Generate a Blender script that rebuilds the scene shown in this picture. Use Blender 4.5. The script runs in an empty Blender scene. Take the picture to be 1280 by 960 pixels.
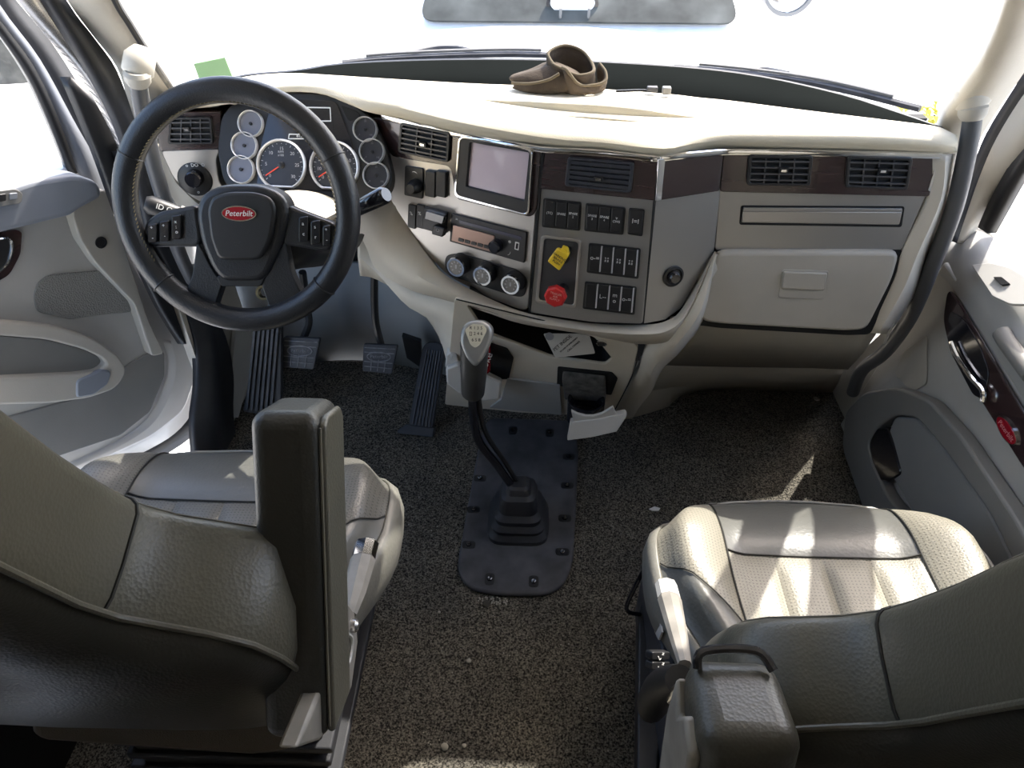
import bpy, bmesh, math, random
from mathutils import Vector, Matrix
random.seed(7)
sc = bpy.context.scene
COL = sc.collection
R = math.radians
# ------------------------------------------------------------------ camera, sky, sun, exposure
FPX, PITCH, YAW, CAMP = 930.0, R(40), R(2.0), Vector((0, 0, 1.45))
cd = bpy.data.cameras.new('camera'); cam = bpy.data.objects.new('camera', cd); COL.objects.link(cam)
cam.location = CAMP; cam.rotation_euler = (R(90) - PITCH, 0, YAW)
cd.sensor_width = 36; cd.lens = FPX / 1280 * 36; cd.clip_start = .02; cd.clip_end = 500
sc.camera = cam
SUN_AZ, SUN_EL = 37, 50          # degrees to the right of straight ahead, above the horizon
w = bpy.data.worlds.new('sky'); sc.world = w; w.use_nodes = True
nt = w.node_tree; bg = nt.nodes['Background']
sky = nt.nodes.new('ShaderNodeTexSky'); sky.sky_type = 'NISHITA'; sky.sun_disc = False
sky.sun_elevation = R(SUN_EL); sky.sun_rotation = R(SUN_AZ); sky.air_density = 1.0; sky.dust_density = 3.0
nt.links.new(sky.outputs[0], bg.inputs[0]); bg.inputs[1].default_value = 0.62
sl = bpy.data.lights.new('sun', 'SUN'); sl.energy = 7.5; sl.angle = R(.6); sl.color = (1, .95, .86)
so = bpy.data.objects.new('sun', sl); COL.objects.link(so); so.location = (3, 5, 8)
sd = Vector((math.sin(R(SUN_AZ)) * math.cos(R(SUN_EL)), math.cos(R(SUN_AZ)) * math.cos(R(SUN_EL)), math.sin(R(SUN_EL))))
so.rotation_euler = sd.to_track_quat('Z', 'Y').to_euler()
vs = sc.view_settings
vs.view_transform = 'Standard'; vs.look = 'None'; vs.gamma = 1; vs.use_curve_mapping = False; vs.exposure = 0.45

# ------------------------------------------------------------------ helpers
def ray(px, py):
    x = (px - 640) / FPX; u = -(py - 480) / FPX
    c, s = math.cos(PITCH), math.sin(PITCH); f = c + u * s; z = u * c - s
    cy, sy = math.cos(YAW), math.sin(YAW)
    return Vector((x * cy - f * sy, x * sy + f * cy, z))
def on(px, py, ax, v):
    r = ray(px, py); return CAMP + r * ((v - CAMP[ax]) / r[ax])
def AX(px, py, x): return on(px, py, 0, x)
def AY(px, py, y): return on(px, py, 1, y)
def AZ(px, py, z): return on(px, py, 2, z)
LOC = {}
def root(name, loc, label, cat, group=None, kind=None):
    o = bpy.data.objects.new(name, None); COL.objects.link(o); o.location = loc; o.empty_display_size = .05
    LOC[o] = Vector(loc); tag(o, label, cat, group, kind); return o
def tag(o, label=None, cat=None, group=None, kind=None):
    if label: o['label'] = label
    if cat: o['category'] = cat
    if group: o['group'] = group
    if kind: o['kind'] = kind
    return o
def mk(name, verts, faces, mat, parent=None, smooth=True, bevel=0, seg=2, sub=0, ang=38, solid=0, label=None, cat=None, group=None, kind=None):
    verts = [Vector(v) for v in verts]
    if parent is not None: off = LOC[parent]
    else:
        lo = [min(v[i] for v in verts) for i in range(3)]; hi = [max(v[i] for v in verts) for i in range(3)]
        off = Vector(((lo[0] + hi[0]) / 2, (lo[1] + hi[1]) / 2, lo[2]))
    me = bpy.data.meshes.new(name); me.from_pydata([v - off for v in verts], [], faces); me.validate()
    bm = bmesh.new(); bm.from_mesh(me); bmesh.ops.remove_doubles(bm, verts=bm.verts, dist=1e-6)
    bmesh.ops.recalc_face_normals(bm, faces=bm.faces)
    if solid:
        if sum((f.normal.dot(CAMP - off - f.calc_center_median()) * f.calc_area() for f in bm.faces)) < 0: bmesh.ops.reverse_faces(bm, faces=bm.faces)
    bm.to_mesh(me); bm.free()
    if smooth:
        for p in me.polygons: p.use_smooth = True
        me.set_sharp_from_angle(angle=R(ang))
    me.materials.append(mat)
    o = bpy.data.objects.new(name, me); COL.objects.link(o)
    if parent is None: o.location = off
    else: o.parent = parent
    LOC[o] = off
    if solid:
        m = o.modifiers.new('solid', 'SOLIDIFY'); m.thickness = abs(solid); m.offset = -1 if solid > 0 else 1
    if bevel:
        m = o.modifiers.new('bevel', 'BEVEL'); m.width = bevel; m.segments = seg; m.limit_method = 'ANGLE'; m.angle_limit = R(40); m.use_clamp_overlap = True
    if sub:
        m = o.modifiers.new('sub', 'SUBSURF'); m.levels = sub; m.render_levels = sub
    tag(o, label, cat, group, kind); return o
def join(*geos):
    V, Fc = [], []
    for v, f in geos:
        n = len(V); V += list(v); Fc += [[i + n for i in q] for q in f]
    return V, Fc
def g_prism(pts, d):
    d = Vector(d); n = len(pts); V = [Vector(p) for p in pts] + [Vector(p) + d for p in pts]
    return V, [list(range(n))[::-1], list(range(n, 2 * n))] + [[i, (i + 1) % n, (i + 1) % n + n, i + n] for i in range(n)]
def g_box(c, s, m=None):
    V = [Vector((x * s[0] / 2, y * s[1] / 2, z * s[2] / 2)) for x in (-1, 1) for y in (-1, 1) for z in (-1, 1)]
    if m is not None: V = [m @ v for v in V]
    return [v + Vector(c) for v in V], [[0, 1, 3, 2], [4, 6, 7, 5], [0, 4, 5, 1], [2, 3, 7, 6], [0, 2, 6, 4], [1, 5, 7, 3]]
def g_grid(rows):
    n = len(rows[0]); V = [p for r in rows for p in r]
    return V, [[i * n + j, i * n + j + 1, (i + 1) * n + j + 1, (i + 1) * n + j] for i in range(len(rows) - 1) for j in range(n - 1)]
def spline(pts, k=6, closed=False):
    pts = [Vector(p) for p in pts]; n = len(pts); out = []
    for i in range(n if closed else n - 1):
        if closed: a, b, c, d = pts[i - 1], pts[i], pts[(i + 1) % n], pts[(i + 2) % n]
        else: a, b, c, d = pts[max(i - 1, 0)], pts[i], pts[i + 1], pts[min(i + 2, n - 1)]
        for j in range(k):
            t = j / k
            out.append(.5 * ((2 * b) + (c - a) * t + (2 * a - 5 * b + 4 * c - d) * t * t + (3 * b - a - 3 * c + d) * t ** 3))
    if not closed: out.append(pts[-1])
    return out
def g_tube(path, rad, seg=12, closed=False, flat=1.0, up=None):
    path = [Vector(p) for p in path]; n = len(path); V, Fc = [], []; ref = Vector(up) if up else None
    prev = None
    for i, p in enumerate(path):
        t = (path[(i + 1) % n] - path[i - 1]) if closed else (path[min(i + 1, n - 1)] - path[max(i - 1, 0)])
        t.normalize()
        if ref is not None: a = ref - t * ref.dot(t)
        elif prev is None: a = Vector((0, 0, 1)).cross(t) if abs(t.z) < .9 else Vector((1, 0, 0)).cross(t)
        else: a = prev - t * prev.dot(t)
        a.normalize(); prev = a; b = t.cross(a); r = rad[i] if isinstance(rad, (list, tuple)) else rad
        for j in range(seg):
            q = 2 * math.pi * j / seg; V.append(p + a * (math.cos(q) * r) + b * (math.sin(q) * r * flat))
    for i in range(n if closed else n - 1):
        for j in range(seg):
            k = (i + 1) % n; Fc.append([i * seg + j, i * seg + (j + 1) % seg, k * seg + (j + 1) % seg, k * seg + j])
    if not closed: Fc += [list(range(seg))[::-1], [(n - 1) * seg + j for j in range(seg)]]
    return V, Fc
def roundpoly(pts, r, k=4):
    n = len(pts); out = []
    for i in range(n):
        p, a, b = Vector(pts[i]), Vector(pts[i - 1]), Vector(pts[(i + 1) % n])
        da, db = (a - p), (b - p); rr = min(r, da.length * .48, db.length * .48)
        if rr < 1e-5: out.append(p); continue
        A = p + da.normalized() * rr; B = p + db.normalized() * rr
        for j in range(k + 1):
            t = j / k; out.append(A * (1 - t) ** 2 + p * 2 * t * (1 - t) + B * t * t)
    return out
class Fr:
    """a flat panel: origin, right and up; n faces into the cab"""
    def __init__(s, o, u, v):
        s.o = Vector(o); s.u = Vector(u).normalized(); v = Vector(v); s.v = (v - s.u * v.dot(s.u)).normalized(); s.n = s.u.cross(s.v)
        if s.n.dot(CAMP - s.o) < 0: s.n = -s.n
    def uv(s, px, py, h=0):
        r = ray(px, py); o = s.o + s.n * h; t = (o - CAMP).dot(s.n) / r.dot(s.n); d = CAMP + r * t - s.o
        return Vector((d.dot(s.u), d.dot(s.v)))
    def P(s, a, h=0): return s.o + s.u * a[0] + s.v * a[1] + s.n * h
    def at(s, px, py, h=0): return s.P(s.uv(px, py, h), h)
    def poly(s, pts, h, r): return roundpoly([s.uv(px, py, h) for px, py in pts], r)
    def plate(s, name, pts, h0, h1, mat, parent, r=.004, bevel=.001, **k):
        q = s.poly(pts, h1, r); V, Fc = g_prism([s.P(a, h0) for a in q], s.n * (h1 - h0))
        return mk(name, V, Fc, mat, parent, bevel=bevel, **k)
    def g_ring(s, outer, inner, h0, h1, r, ri):
        A = s.poly(outer, h1, r); B = s.poly(inner, h1, ri); n = len(A)
        V = [s.P(a, h0) for a in A] + [s.P(a, h1) for a in A] + [s.P(a, h1) for a in B] + [s.P(a, h0) for a in B]
        return V, [[L * n + i, L * n + (i + 1) % n, ((L + 1) % 4) * n + (i + 1) % n, ((L + 1) % 4) * n + i] for L in range(4) for i in range(n)]
    def ring(s, name, outer, inner, h0, h1, mat, parent, r=.006, ri=.005, bevel=.001, **k):
        return mk(name, *s.g_ring(outer, inner, h0, h1, r, ri), mat, parent, bevel=bevel, **k)
    def g_lathe(s, c, prof, seg=28, cut=None):
        V, Fc = [], []; m = len(prof)
        for r_, h in prof:
            for j in range(seg):
                q = 2 * math.pi * j / seg; y = math.sin(q) * r_
                if cut is not None: y = max(y, cut * r_)
                V.append(s.P((c[0] + math.cos(q) * r_, c[1] + y), h))
        for i in range(m - 1):
            for j in range(seg): Fc.append([i * seg + j, i * seg + (j + 1) % seg, (i + 1) * seg + (j + 1) % seg, (i + 1) * seg + j])
        Fc += [list(range(seg))[::-1], [(m - 1) * seg + j for j in range(seg)]]
        return V, Fc
    def lathe(s, name, px, py, prof, mat, parent, h=0, seg=28, cut=None, **k):
        return mk(name, *s.g_lathe(s.uv(px, py, h), prof, seg, cut), mat, parent, **k)
    def tgeo(s, txt, c, size, h, ex=.0003, shear=0, rot=0, sx=1):
        cu = bpy.data.curves.new('lettering', 'FONT'); cu.body = txt; cu.size = size; cu.align_x = 'CENTER'; cu.align_y = 'CENTER'
        cu.extrude = ex; cu.shear = shear; cu.resolution_u = 3
        t = bpy.data.objects.new('lettering', cu); me = bpy.data.meshes.new_from_object(t)
        cr, sr = math.cos(rot), math.sin(rot); V = []
        for v in me.vertices:
            a, b = v.co.x * sx, v.co.y
            V.append(s.P((c[0] + a * cr - b * sr, c[1] + a * sr + b * cr), h + v.co.z))
        Fc = [list(p.vertices) for p in me.polygons]
        bpy.data.objects.remove(t); bpy.data.curves.remove(cu); bpy.data.meshes.remove(me)
        return V, Fc
    def text(s, name, txt, px, py, size, h, mat, parent, **k):
        lab = k.pop('label', None)
        return mk(name, *s.tgeo(txt, s.uv(px, py, h), size, h, **k), mat, parent, smooth=False, label=lab)
    def bar(s, a, b, wd, h0, h1):
        a, b = Vector(a), Vector(b); d = (b - a).normalized(); n = Vector((-d.y, d.x)) * wd / 2
        return g_prism([s.P(q, h0) for q in (a - n, b - n, b + n, a + n)], s.n * (h1 - h0))

# ------------------------------------------------------------------ materials
def _nodes(name):
    m = bpy.data.materials.new(name); m.use_nodes = True; nt = m.node_tree
    return m, nt, nt.nodes['Principled BSDF'], nt.links
def mat(name, col, rough=.5, metal=0, var=.08, vscale=6, bump=0, bscale=200, vor=False, coat=0, spec=.5, emit=0):
    m, nt, b, L = _nodes(name); tc = nt.nodes.new('ShaderNodeTexCoord')
    b.inputs['Roughness'].default_value = rough; b.inputs['Metallic'].default_value = metal
    b.inputs['Coat Weight'].default_value = coat; b.inputs['Coat Roughness'].default_value = .05
    b.inputs['Specular IOR Level'].default_value = spec
    n = nt.nodes.new('ShaderNodeTexNoise'); n.inputs['Scale'].default_value = vscale; n.inputs['Detail'].default_value = 5
    L.new(tc.outputs['Object'], n.inputs['Vector'])
    r = nt.nodes.new('ShaderNodeValToRGB'); e = r.color_ramp.elements
    e[0].position = .3; e[1].position = .7
    e[0].color = tuple(c * (1 - var) for c in col) + (1,); e[1].color = tuple(min(1, c * (1 + var)) for c in col) + (1,)
    L.new(n.outputs['Fac'], r.inputs['Fac']); L.new(r.outputs[0], b.inputs['Base Color'])
    if bump:
        t = nt.nodes.new('ShaderNodeTexVoronoi' if vor else 'ShaderNodeTexNoise'); t.inputs['Scale'].default_value = bscale
        L.new(tc.outputs['Object'], t.inputs['Vector'])
        bu = nt.nodes.new('ShaderNodeBump'); bu.inputs['Strength'].default_value = bump; bu.inputs['Distance'].default_value = .002
        L.new(t.outputs['Distance' if vor else 'Fac'], bu.inputs['Height']); L.new(bu.outputs[0], b.inputs['Normal'])
    if emit:
        L.new(r.outputs[0], b.inputs['Emission Color']); b.inputs['Emission Strength'].default_value = emit
    return m
def mat_perf(name, col, rough):
    m = mat(name, col, rough, var=.06, bump=.25, bscale=260, vor=True); nt = m.node_tree; L = nt.links; b = nt.nodes['Principled BSDF']
    src = b.inputs['Base Color'].links[0].from_socket
    tc = nt.nodes.new('ShaderNodeTexCoord')
    def vm(op, a, v=None):
        q = nt.nodes.new('ShaderNodeVectorMath'); q.operation = op; L.new(a, q.inputs[0])
        if v: q.inputs[1].default_value = v
        return q
    a = vm('MULTIPLY', tc.outputs['Object'], (165, 165, 0)); a = vm('FRACTION', a.outputs[0]); a = vm('SUBTRACT', a.outputs[0], (.5, .5, 0)); a = vm('LENGTH', a.outputs[0])
    lt = nt.nodes.new('ShaderNodeMath'); lt.operation = 'LESS_THAN'; lt.inputs[1].default_value = .19; L.new(a.outputs['Value'], lt.inputs[0])
    mx = nt.nodes.new('ShaderNodeMix'); mx.data_type = 'RGBA'; L.new(lt.outputs[0], mx.inputs[0]); L.new(src, mx.inputs[6]); mx.inputs[7].default_value = tuple(c * .5 for c in col) + (1,)
    L.new(mx.outputs[2], b.inputs['Base Color']); return m
def mat_carpet():
    m, nt, b, L = _nodes('carpet'); tc = nt.nodes.new('ShaderNodeTexCoord'); b.inputs['Roughness'].default_value = .95; b.inputs['Specular IOR Level'].default_value = .15
    n = nt.nodes.new('ShaderNodeTexNoise'); n.inputs['Scale'].default_value = 260; n.inputs['Detail'].default_value = 3; n.inputs['Roughness'].default_value = .7
    n2 = nt.nodes.new('ShaderNodeTexNoise'); n2.inputs['Scale'].default_value = 7; n2.inputs['Detail'].default_value = 6
    for q in (n, n2): L.new(tc.outputs['Object'], q.inputs['Vector'])
    r = nt.nodes.new('ShaderNodeValToRGB'); e = r.color_ramp.elements; e[0].position = .40; e[0].color = (.012, .011, .010, 1); e[1].position = .66; e[1].color = (.23, .215, .185, 1)
    r2 = nt.nodes.new('ShaderNodeValToRGB'); e = r2.color_ramp.elements; e[0].position = .3; e[0].color = (.75, .75, .75, 1); e[1].position = .75; e[1].color = (1.35, 1.3, 1.2, 1)
    L.new(n.outputs['Fac'], r.inputs[0]); L.new(n2.outputs['Fac'], r2.inputs[0])
    mx = nt.nodes.new('ShaderNodeMix'); mx.data_type = 'RGBA'; mx.blend_type = 'MULTIPLY'; mx.inputs[0].default_value = 1
    L.new(r.outputs[0], mx.inputs[6]); L.new(r2.outputs[0], mx.inputs[7]); L.new(mx.outputs[2], b.inputs['Base Color'])
    bu = nt.nodes.new('ShaderNodeBump'); bu.inputs['Strength'].default_value = .9; bu.inputs['Distance'].default_value = .004
    L.new(n.outputs['Fac'], bu.inputs['Height']); L.new(bu.outputs[0], b.inputs['Normal']); return m
def mat_glass(name, tint=(1, 1, 1), gl=.05):
    m, nt, b, L = _nodes(name); nt.nodes.remove(b); out = nt.nodes['Material Output']
    t = nt.nodes.new('ShaderNodeBsdfTransparent'); t.inputs[0].default_value = (*tint, 1); g = nt.nodes.new('ShaderNodeBsdfGlossy'); g.inputs['Roughness'].default_value = .01
    mx = nt.nodes.new('ShaderNodeMixShader'); mx.inputs[0].default_value = gl
    L.new(t.outputs[0], mx.inputs[1]); L.new(g.outputs[0], mx.inputs[2]); L.new(mx.outputs[0], out.inputs[0]); return m
def mat_brushed(name, col, rough=.38, metal=.75):
    m = mat(name, col, rough, metal, var=.05, vscale=3); nt = m.node_tree; L = nt.links; b = nt.nodes['Principled BSDF']
    tc = nt.nodes.new('ShaderNodeTexCoord'); mp = nt.nodes.new('ShaderNodeMapping'); mp.inputs['Scale'].default_value = (8, 8, 900)
    n = nt.nodes.new('ShaderNodeTexNoise'); n.inputs['Scale'].default_value = 1; bu = nt.nodes.new('ShaderNodeBump'); bu.inputs['Strength'].default_value = .12; bu.inputs['Distance'].default_value = .0006
    L.new(tc.outputs['Object'], mp.inputs[0]); L.new(mp.outputs[0], n.inputs['Vector']); L.new(n.outputs['Fac'], bu.inputs['Height']); L.new(bu.outputs[0], b.inputs['Normal']); return m
def mat_wood():
    m = mat('wood_veneer', (.036, .020, .021), .2, var=.14, vscale=5, coat=.9); nt = m.node_tree; L = nt.links
    n = [q for q in nt.nodes if q.type == 'TEX_NOISE'][0]; tc = [q for q in nt.nodes if q.type == 'TEX_COORD'][0]
    mp = nt.nodes.new('ShaderNodeMapping'); mp.inputs['Scale'].default_value = (2, 2, 26); L.new(tc.outputs['Object'], mp.inputs[0]); L.new(mp.outputs[0], n.inputs['Vector']); return m
CREAM = mat('dash_cream', (.66, .60, .47), .62, bump=.25, bscale=420)
BEIGE = mat('beige_plastic', (.56, .52, .445), .5, bump=.12, bscale=500)
GREIGE = mat('grey_beige_plastic', (.41, .385, .335), .5, bump=.12, bscale=500)
DOORG = mat('door_grey', (.40, .39, .365), .55, bump=.1, bscale=500)
POCKET = mat('pocket_grey', (.20, .195, .185), .5, bump=.15, bscale=500)
SILVER = mat_brushed('brushed_silver', (.46, .44, .415), .34)
SILVER2 = mat_brushed('brushed_silver_dark', (.37, .365, .355), .34)
CHROME = mat('chrome', (.85, .85, .86), .06, 1, var=.02)
WOOD = mat_wood()
BLACK = mat('black_plastic', (.016, .016, .017), .42, bump=.06, bscale=600)
BLACKG = mat('black_gloss', (.012, .012, .016), .15, coat=.5)
DARK = mat('dark_recess', (.006, .006, .006), .8)
RUBBER = mat('black_rubber', (.022, .023, .027), .55, var=.25, vscale=14, bump=.1, bscale=300)
RUBBERD = mat('dusty_rubber', (.062, .063, .070), .6, var=.45, vscale=16, bump=.15, bscale=200)
WHEELL = mat('wheel_leather', (.018, .019, .022), .36, bump=.15, bscale=420, vor=True)
LEATH = mat('olive_leather', (.096, .090, .069), .40, var=.1, bump=.16, bscale=300, vor=True)
LEATHD = mat('dark_and_shaded_leather', (.034, .033, .028), .42, var=.1, bump=.14, bscale=330, vor=True)
SEATG = mat('seat_grey_leather', (.105, .105, .095), .36, var=.12, bump=.12, bscale=180, vor=True)
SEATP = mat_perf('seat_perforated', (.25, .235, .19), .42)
SEATB = mat_perf('seat_perforated_dark', (.125, .122, .108), .36)  # darker perforated leather for the driver seat
SEATS = mat('seat_side_grey', (.17, .166, .145), .4, bump=.12, bscale=180, vor=True)
THREAD = mat('seat_thread', (.13, .12, .095), .7)
SEAM = mat('seat_seam', (.02, .019, .016), .7)
PLASTG = mat('worn_grey_plastic', (.24, .225, .20), .5, var=.25, vscale=20)
PLASTL = mat('light_grey_plastic', (.50, .49, .46), .45)
CARPET = mat_carpet()
FIRE = mat('blue_grey_panel', (.33, .335, .33), .6)
WHITEP = mat('white_paint', (.85, .85, .85), .3, coat=.6)
WHITEK = mat('white_marking', (.75, .75, .73), .5)
RED = mat('red_knob', (.55, .02, .02), .35)
REDE = mat('red_emblem', (.30, .008, .018), .2, coat=.8)
YELLOW = mat('yellow_knob', (.80, .55, .03), .4)
CANRED = mat('can_red', (.45, .01, .02), .25, metal=.3)
DIAL = mat('dial_face', (.030, .032, .040), .35)
DIALL = mat('dial_face_reflecting', (.16, .165, .20), .3)  # paler dial face, a reflection painted into the colour
NEEDLE = mat('needle_red', (.75, .08, .04), .4)
SCREEN = mat('screen_pink', (.62, .52, .58), .25, var=.12, vscale=4, coat=.5)
BROWN = mat('brown_suede', (.060, .043, .028), .9, var=.4, vscale=24, bump=.4, bscale=300)
GREEN = mat('green_sticker', (.40, .66, .34), .6)
PAPER = mat('paper_card', (.42, .41, .38), .5)
INK = mat('dark_ink', (.03, .03, .03), .6)
ORANGE = mat('orange_mark', (.8, .25, .05), .5)
METALS = mat('door_jamb_metal', (.62, .59, .56), .25, metal=.85)
JAMB = mat('painted_jamb', (.62, .60, .575), .3, coat=.5)
BLUEG = mat('door_frame_grey', (.21, .225, .255), .45)
GLASS = mat_glass('clear_glass')
GLASSD = mat('dark_window', (.085, .088, .08), .5, var=.5, vscale=3, spec=.1)
FRIT = mat('black_frit', (.007, .008, .0075), 1.0, spec=.0)
BEZ = mat('bezel_silver', (.72, .72, .73), .3, metal=.45)
WORN = mat('worn_rubber_edge', (.20, .20, .21), .6, var=.4, vscale=60)
CONC = mat('pale_ground', (.74, .72, .67), .9, var=.1, vscale=2)
LEAF = mat('leaf_green', (.05, .06, .03), .7, var=.5, vscale=3)
LEAFY = mat('leaf_yellow', (.45, .42, .06), .7, var=.4, vscale=3)
ROCK = mat('grey_bank', (.075, .072, .06), .9, var=.5, vscale=5, bump=.5, bscale=8)
LINER = mat('headliner', (.62, .58, .50), .9)
MUSTARD = mat('stitch_mustard', (.20, .165, .09), .7)
# ------------------------------------------------------------------ the setting: cab shell
def surf(name, lines, m, parent=None, k=4, rows=None, solid=.006, **kw):
    """a skin through pixel lines already turned into points; each line is smoothed"""
    L = [spline(l, k) for l in lines]
    return mk(name, *g_grid(L), m, parent, solid=solid, **kw)
def struct(name, V, Fc, m, label, **k):
    return mk(name, V, Fc, m, label=label, kind='structure', **k)
HW = .93
fl = [(-.86, -1.9), (.92, -1.9), (.92, 1.82), (-.86, 1.82)]
struct('floor', *g_prism([(x, y, 0) for x, y in fl], (0, 0, -.04)), CARPET, 'dark grey speckled carpet covering the cab floor')
def quad(a, b, t): return [Vector(a) * (1 - t) + Vector(b) * t]
# roof and sleeper behind the camera
struct('ceiling', *g_box((0, -.39, 1.76), (1.96, 3.04, .05)), LINER, 'pale cloth headliner above the cab')
struct('wall_back', *g_box((0, -1.93, .88), (1.96, .05, 1.8)), LINER, 'pale rear wall of the sleeper')
def sidewall(sx, name):
    x = sx * .97; g = [g_box((x, -1.6, .88), (.05, .7, 1.8)), g_box((x, .12, .88), (.05, .74, 1.8)),
                       g_box((x, -.75, .88), (.05, 1.0, 1.8)),
                       g_box((x, .95, 1.70), (.05, .95, .12))]
    if sx < 0: g.append(g_box((x + .04, .62, .2), (.10, .5, .46)))
    if sx > 0: g += [g_box((x + .02, 1.0, .33), (.05, 1.05, .70)), g_prism([(x, .45, .6), (x, 1.22, .6), (x, 1.22, .70), (x, .98, 1.0), (x, .45, 1.05)], (.04, 0, 0))]
    struct(name, *join(*g), LINER, 'pale %s side wall of the sleeper cab' % ('right' if sx > 0 else 'left'))
sidewall(-1, 'wall_left'); sidewall(1, 'wall_right')
# windshield
WB = [AZ(px, py, .955) for px, py in ((206, 119), (260, 104), (310, 94), (370, 89), (430, 80), (560, 75), (700, 76), (850, 84), (950, 96), (1050, 118), (1120, 140), (1176, 160))]
WB = spline(WB, 3)
WT = [Vector((p.x * .955, p.y - .325, p.z + .45)) for p in WB]
wr = [[a.lerp(b, t) for a, b in zip(WB, WT)] for t in (0, .25, .5, .75, 1)]
ws = struct('window_1', *g_grid(wr), GLASS, 'wide curved windshield pane above the dashboard')
RT = [Vector((p.x * 1.0, p.y, p.z)) for p in WT]
struct('trim_4', *g_grid([[p + Vector((0, .012, 0)) for p in RT], [p + Vector((0, -.01, .04)) for p in RT], [Vector((p.x * 1.2, 1.05, 1.76)) for p in RT]]), LINER, 'pale overhead header above the windshield', solid=.03)
cw = [[p + Vector((0, .004, -.004)) for p in WB], [p + Vector((0, .02, -.05)) for p in WB], [Vector((p.x * 1.2, p.y + .10, .80)) for p in WB], [Vector((p.x * 1.3, 1.86, .70)) for p in WB]]
struct('trim_15', *g_grid(cw), BLACK, 'black cowl panel below the windshield outside', solid=.01)
vz = [(i, q) for i, q in enumerate(WT) if -.62 < q.x < .27]
struct('sun_blocker', *g_grid([[q + Vector((0, -.03, .02)) for _, q in vz], [WB[i].lerp(q, .74) + Vector((0, -.035, 0)) for i, q in vz]]), POCKET, 'grey sun blocking panel added above the windshield centre', solid=.018)  # added panel out of view, keeps sun off the driver seat and floor
def LP(px, py): return AY(px, py, 1.45 - (114 - py) * .00137)
def RP(px, py): return AY(px, py, 1.33 - (160 - py) * .0013)
# left A-pillar trim, seal and door aperture
surf('trim_1', [[LP(-60, -230), LP(20, -110), LP(84, 0), LP(115, 43), LP(146, 84), LP(160, 128), LP(176, 190)],
                [LP(-30, -230), LP(50, -110), LP(112, 0), LP(142, 43), LP(170, 84), LP(186, 128), LP(196, 190)],
                [LP(0, -230), LP(76, -110), LP(143, 0), LP(170, 43), LP(196, 84), LP(212, 114), LP(214, 190)]], BEIGE, solid=.03, label='cream left windshield pillar trim beside the driver', kind='structure')
surf('trim_2', [[RP(1370, -190), RP(1300, -60), RP(1262, 0), RP(1246, 45), RP(1226, 88), RP(1198, 128), RP(1178, 158), RP(1168, 200)],
                [RP(1410, -190), RP(1330, -60), RP(1288, 0), RP(1270, 45), RP(1250, 88), RP(1226, 128), RP(1204, 158), RP(1190, 200)],
                [RP(1460, -190), RP(1372, -60), RP(1330, 0), RP(1308, 45), RP(1282, 88), RP(1246, 140), RP(1222, 182), RP(1206, 235)]], BEIGE, solid=.03, label='beige right windshield pillar trim beside the passenger door', kind='structure')
def stripx(name, A, B, x0, x1, m, label=None, parent=None, solid=.02, up=0, **k):
    LA, LB = [AX(px, py, x0) for px, py in A], [AX(px, py, x1) for px, py in B]
    if up:
        for l in (LA, LB): l[0:0] = [l[0] + Vector((0, -.722, 1)) * (1.62 - l[0].z), l[0] + Vector((0, -.722, 1)) * (1.62 - l[0].z) * .5]
    return surf(name, [LA, LB], m, parent, solid=solid, label=label, kind=None if parent else 'structure', **k)
# corner fillers between the windscreen header and the side window tops

mk('trim_3', *g_tube(spline([LP(120, -60) + Vector((.0, .004, 0)), LP(144, 0), LP(162, 30), LP(178, 56), LP(200, 90), LP(218, 116)], 4), .006, 8), BLACK, label='black windshield edge seal beside the left pillar', kind='structure')
# left aperture: dark seal, bright metal jamb, second seal
stripx('trim_5', [(-30, -160), (64, 0), (98, 55), (125, 100), (150, 150), (172, 215), (190, 290)], [(-10, -160), (83, 0), (116, 45), (146, 88), (168, 150), (186, 215), (205, 290)], -.78, -.775, RUBBER, 'black rubber door seal along the left pillar')
stripx('trim_6', [(-60, -110), (22, 0), (60, 48), (90, 84), (118, 125), (150, 190), (175, 260)], [(-30, -160), (66, 0), (100, 56), (127, 102), (152, 152), (172, 215), (192, 290)], -.82, -.79, METALS, 'bright metal door aperture flange on the left')
# cab sill and aperture lower left: seal, metal and white sill
stripx('trim_7', [(150, 190), (185, 280), (225, 360), (247, 430), (250, 480), (245, 530), (250, 590)], [(175, 190), (205, 280), (252, 360), (282, 420), (292, 470), (292, 520), (300, 590)], -.84, -.83, RUBBER, 'black lower door seal on the cab opening')
stripx('trim_8', [(238, 400), (262, 440), (270, 480), (264, 520), (262, 600)], [(262, 395), (284, 430), (290, 470), (286, 520), (288, 600)], -.845, -.86, METALS, 'bright metal sill edge beside the driver foot rest')
stripx('trim_16', [(88, 96), (126, 190), (162, 290), (202, 380), (232, 430)], [(150, 140), (188, 250), (218, 330), (252, 400), (268, 430)], -.862, -.862, BLACK, 'black hinge pillar between door and dash')
mk('trim_17', *g_box((-.90, .62, .18), (.08, .66, .44)), BLACK, label='black lower sill panel beside the driver seat', kind='structure')
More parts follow.
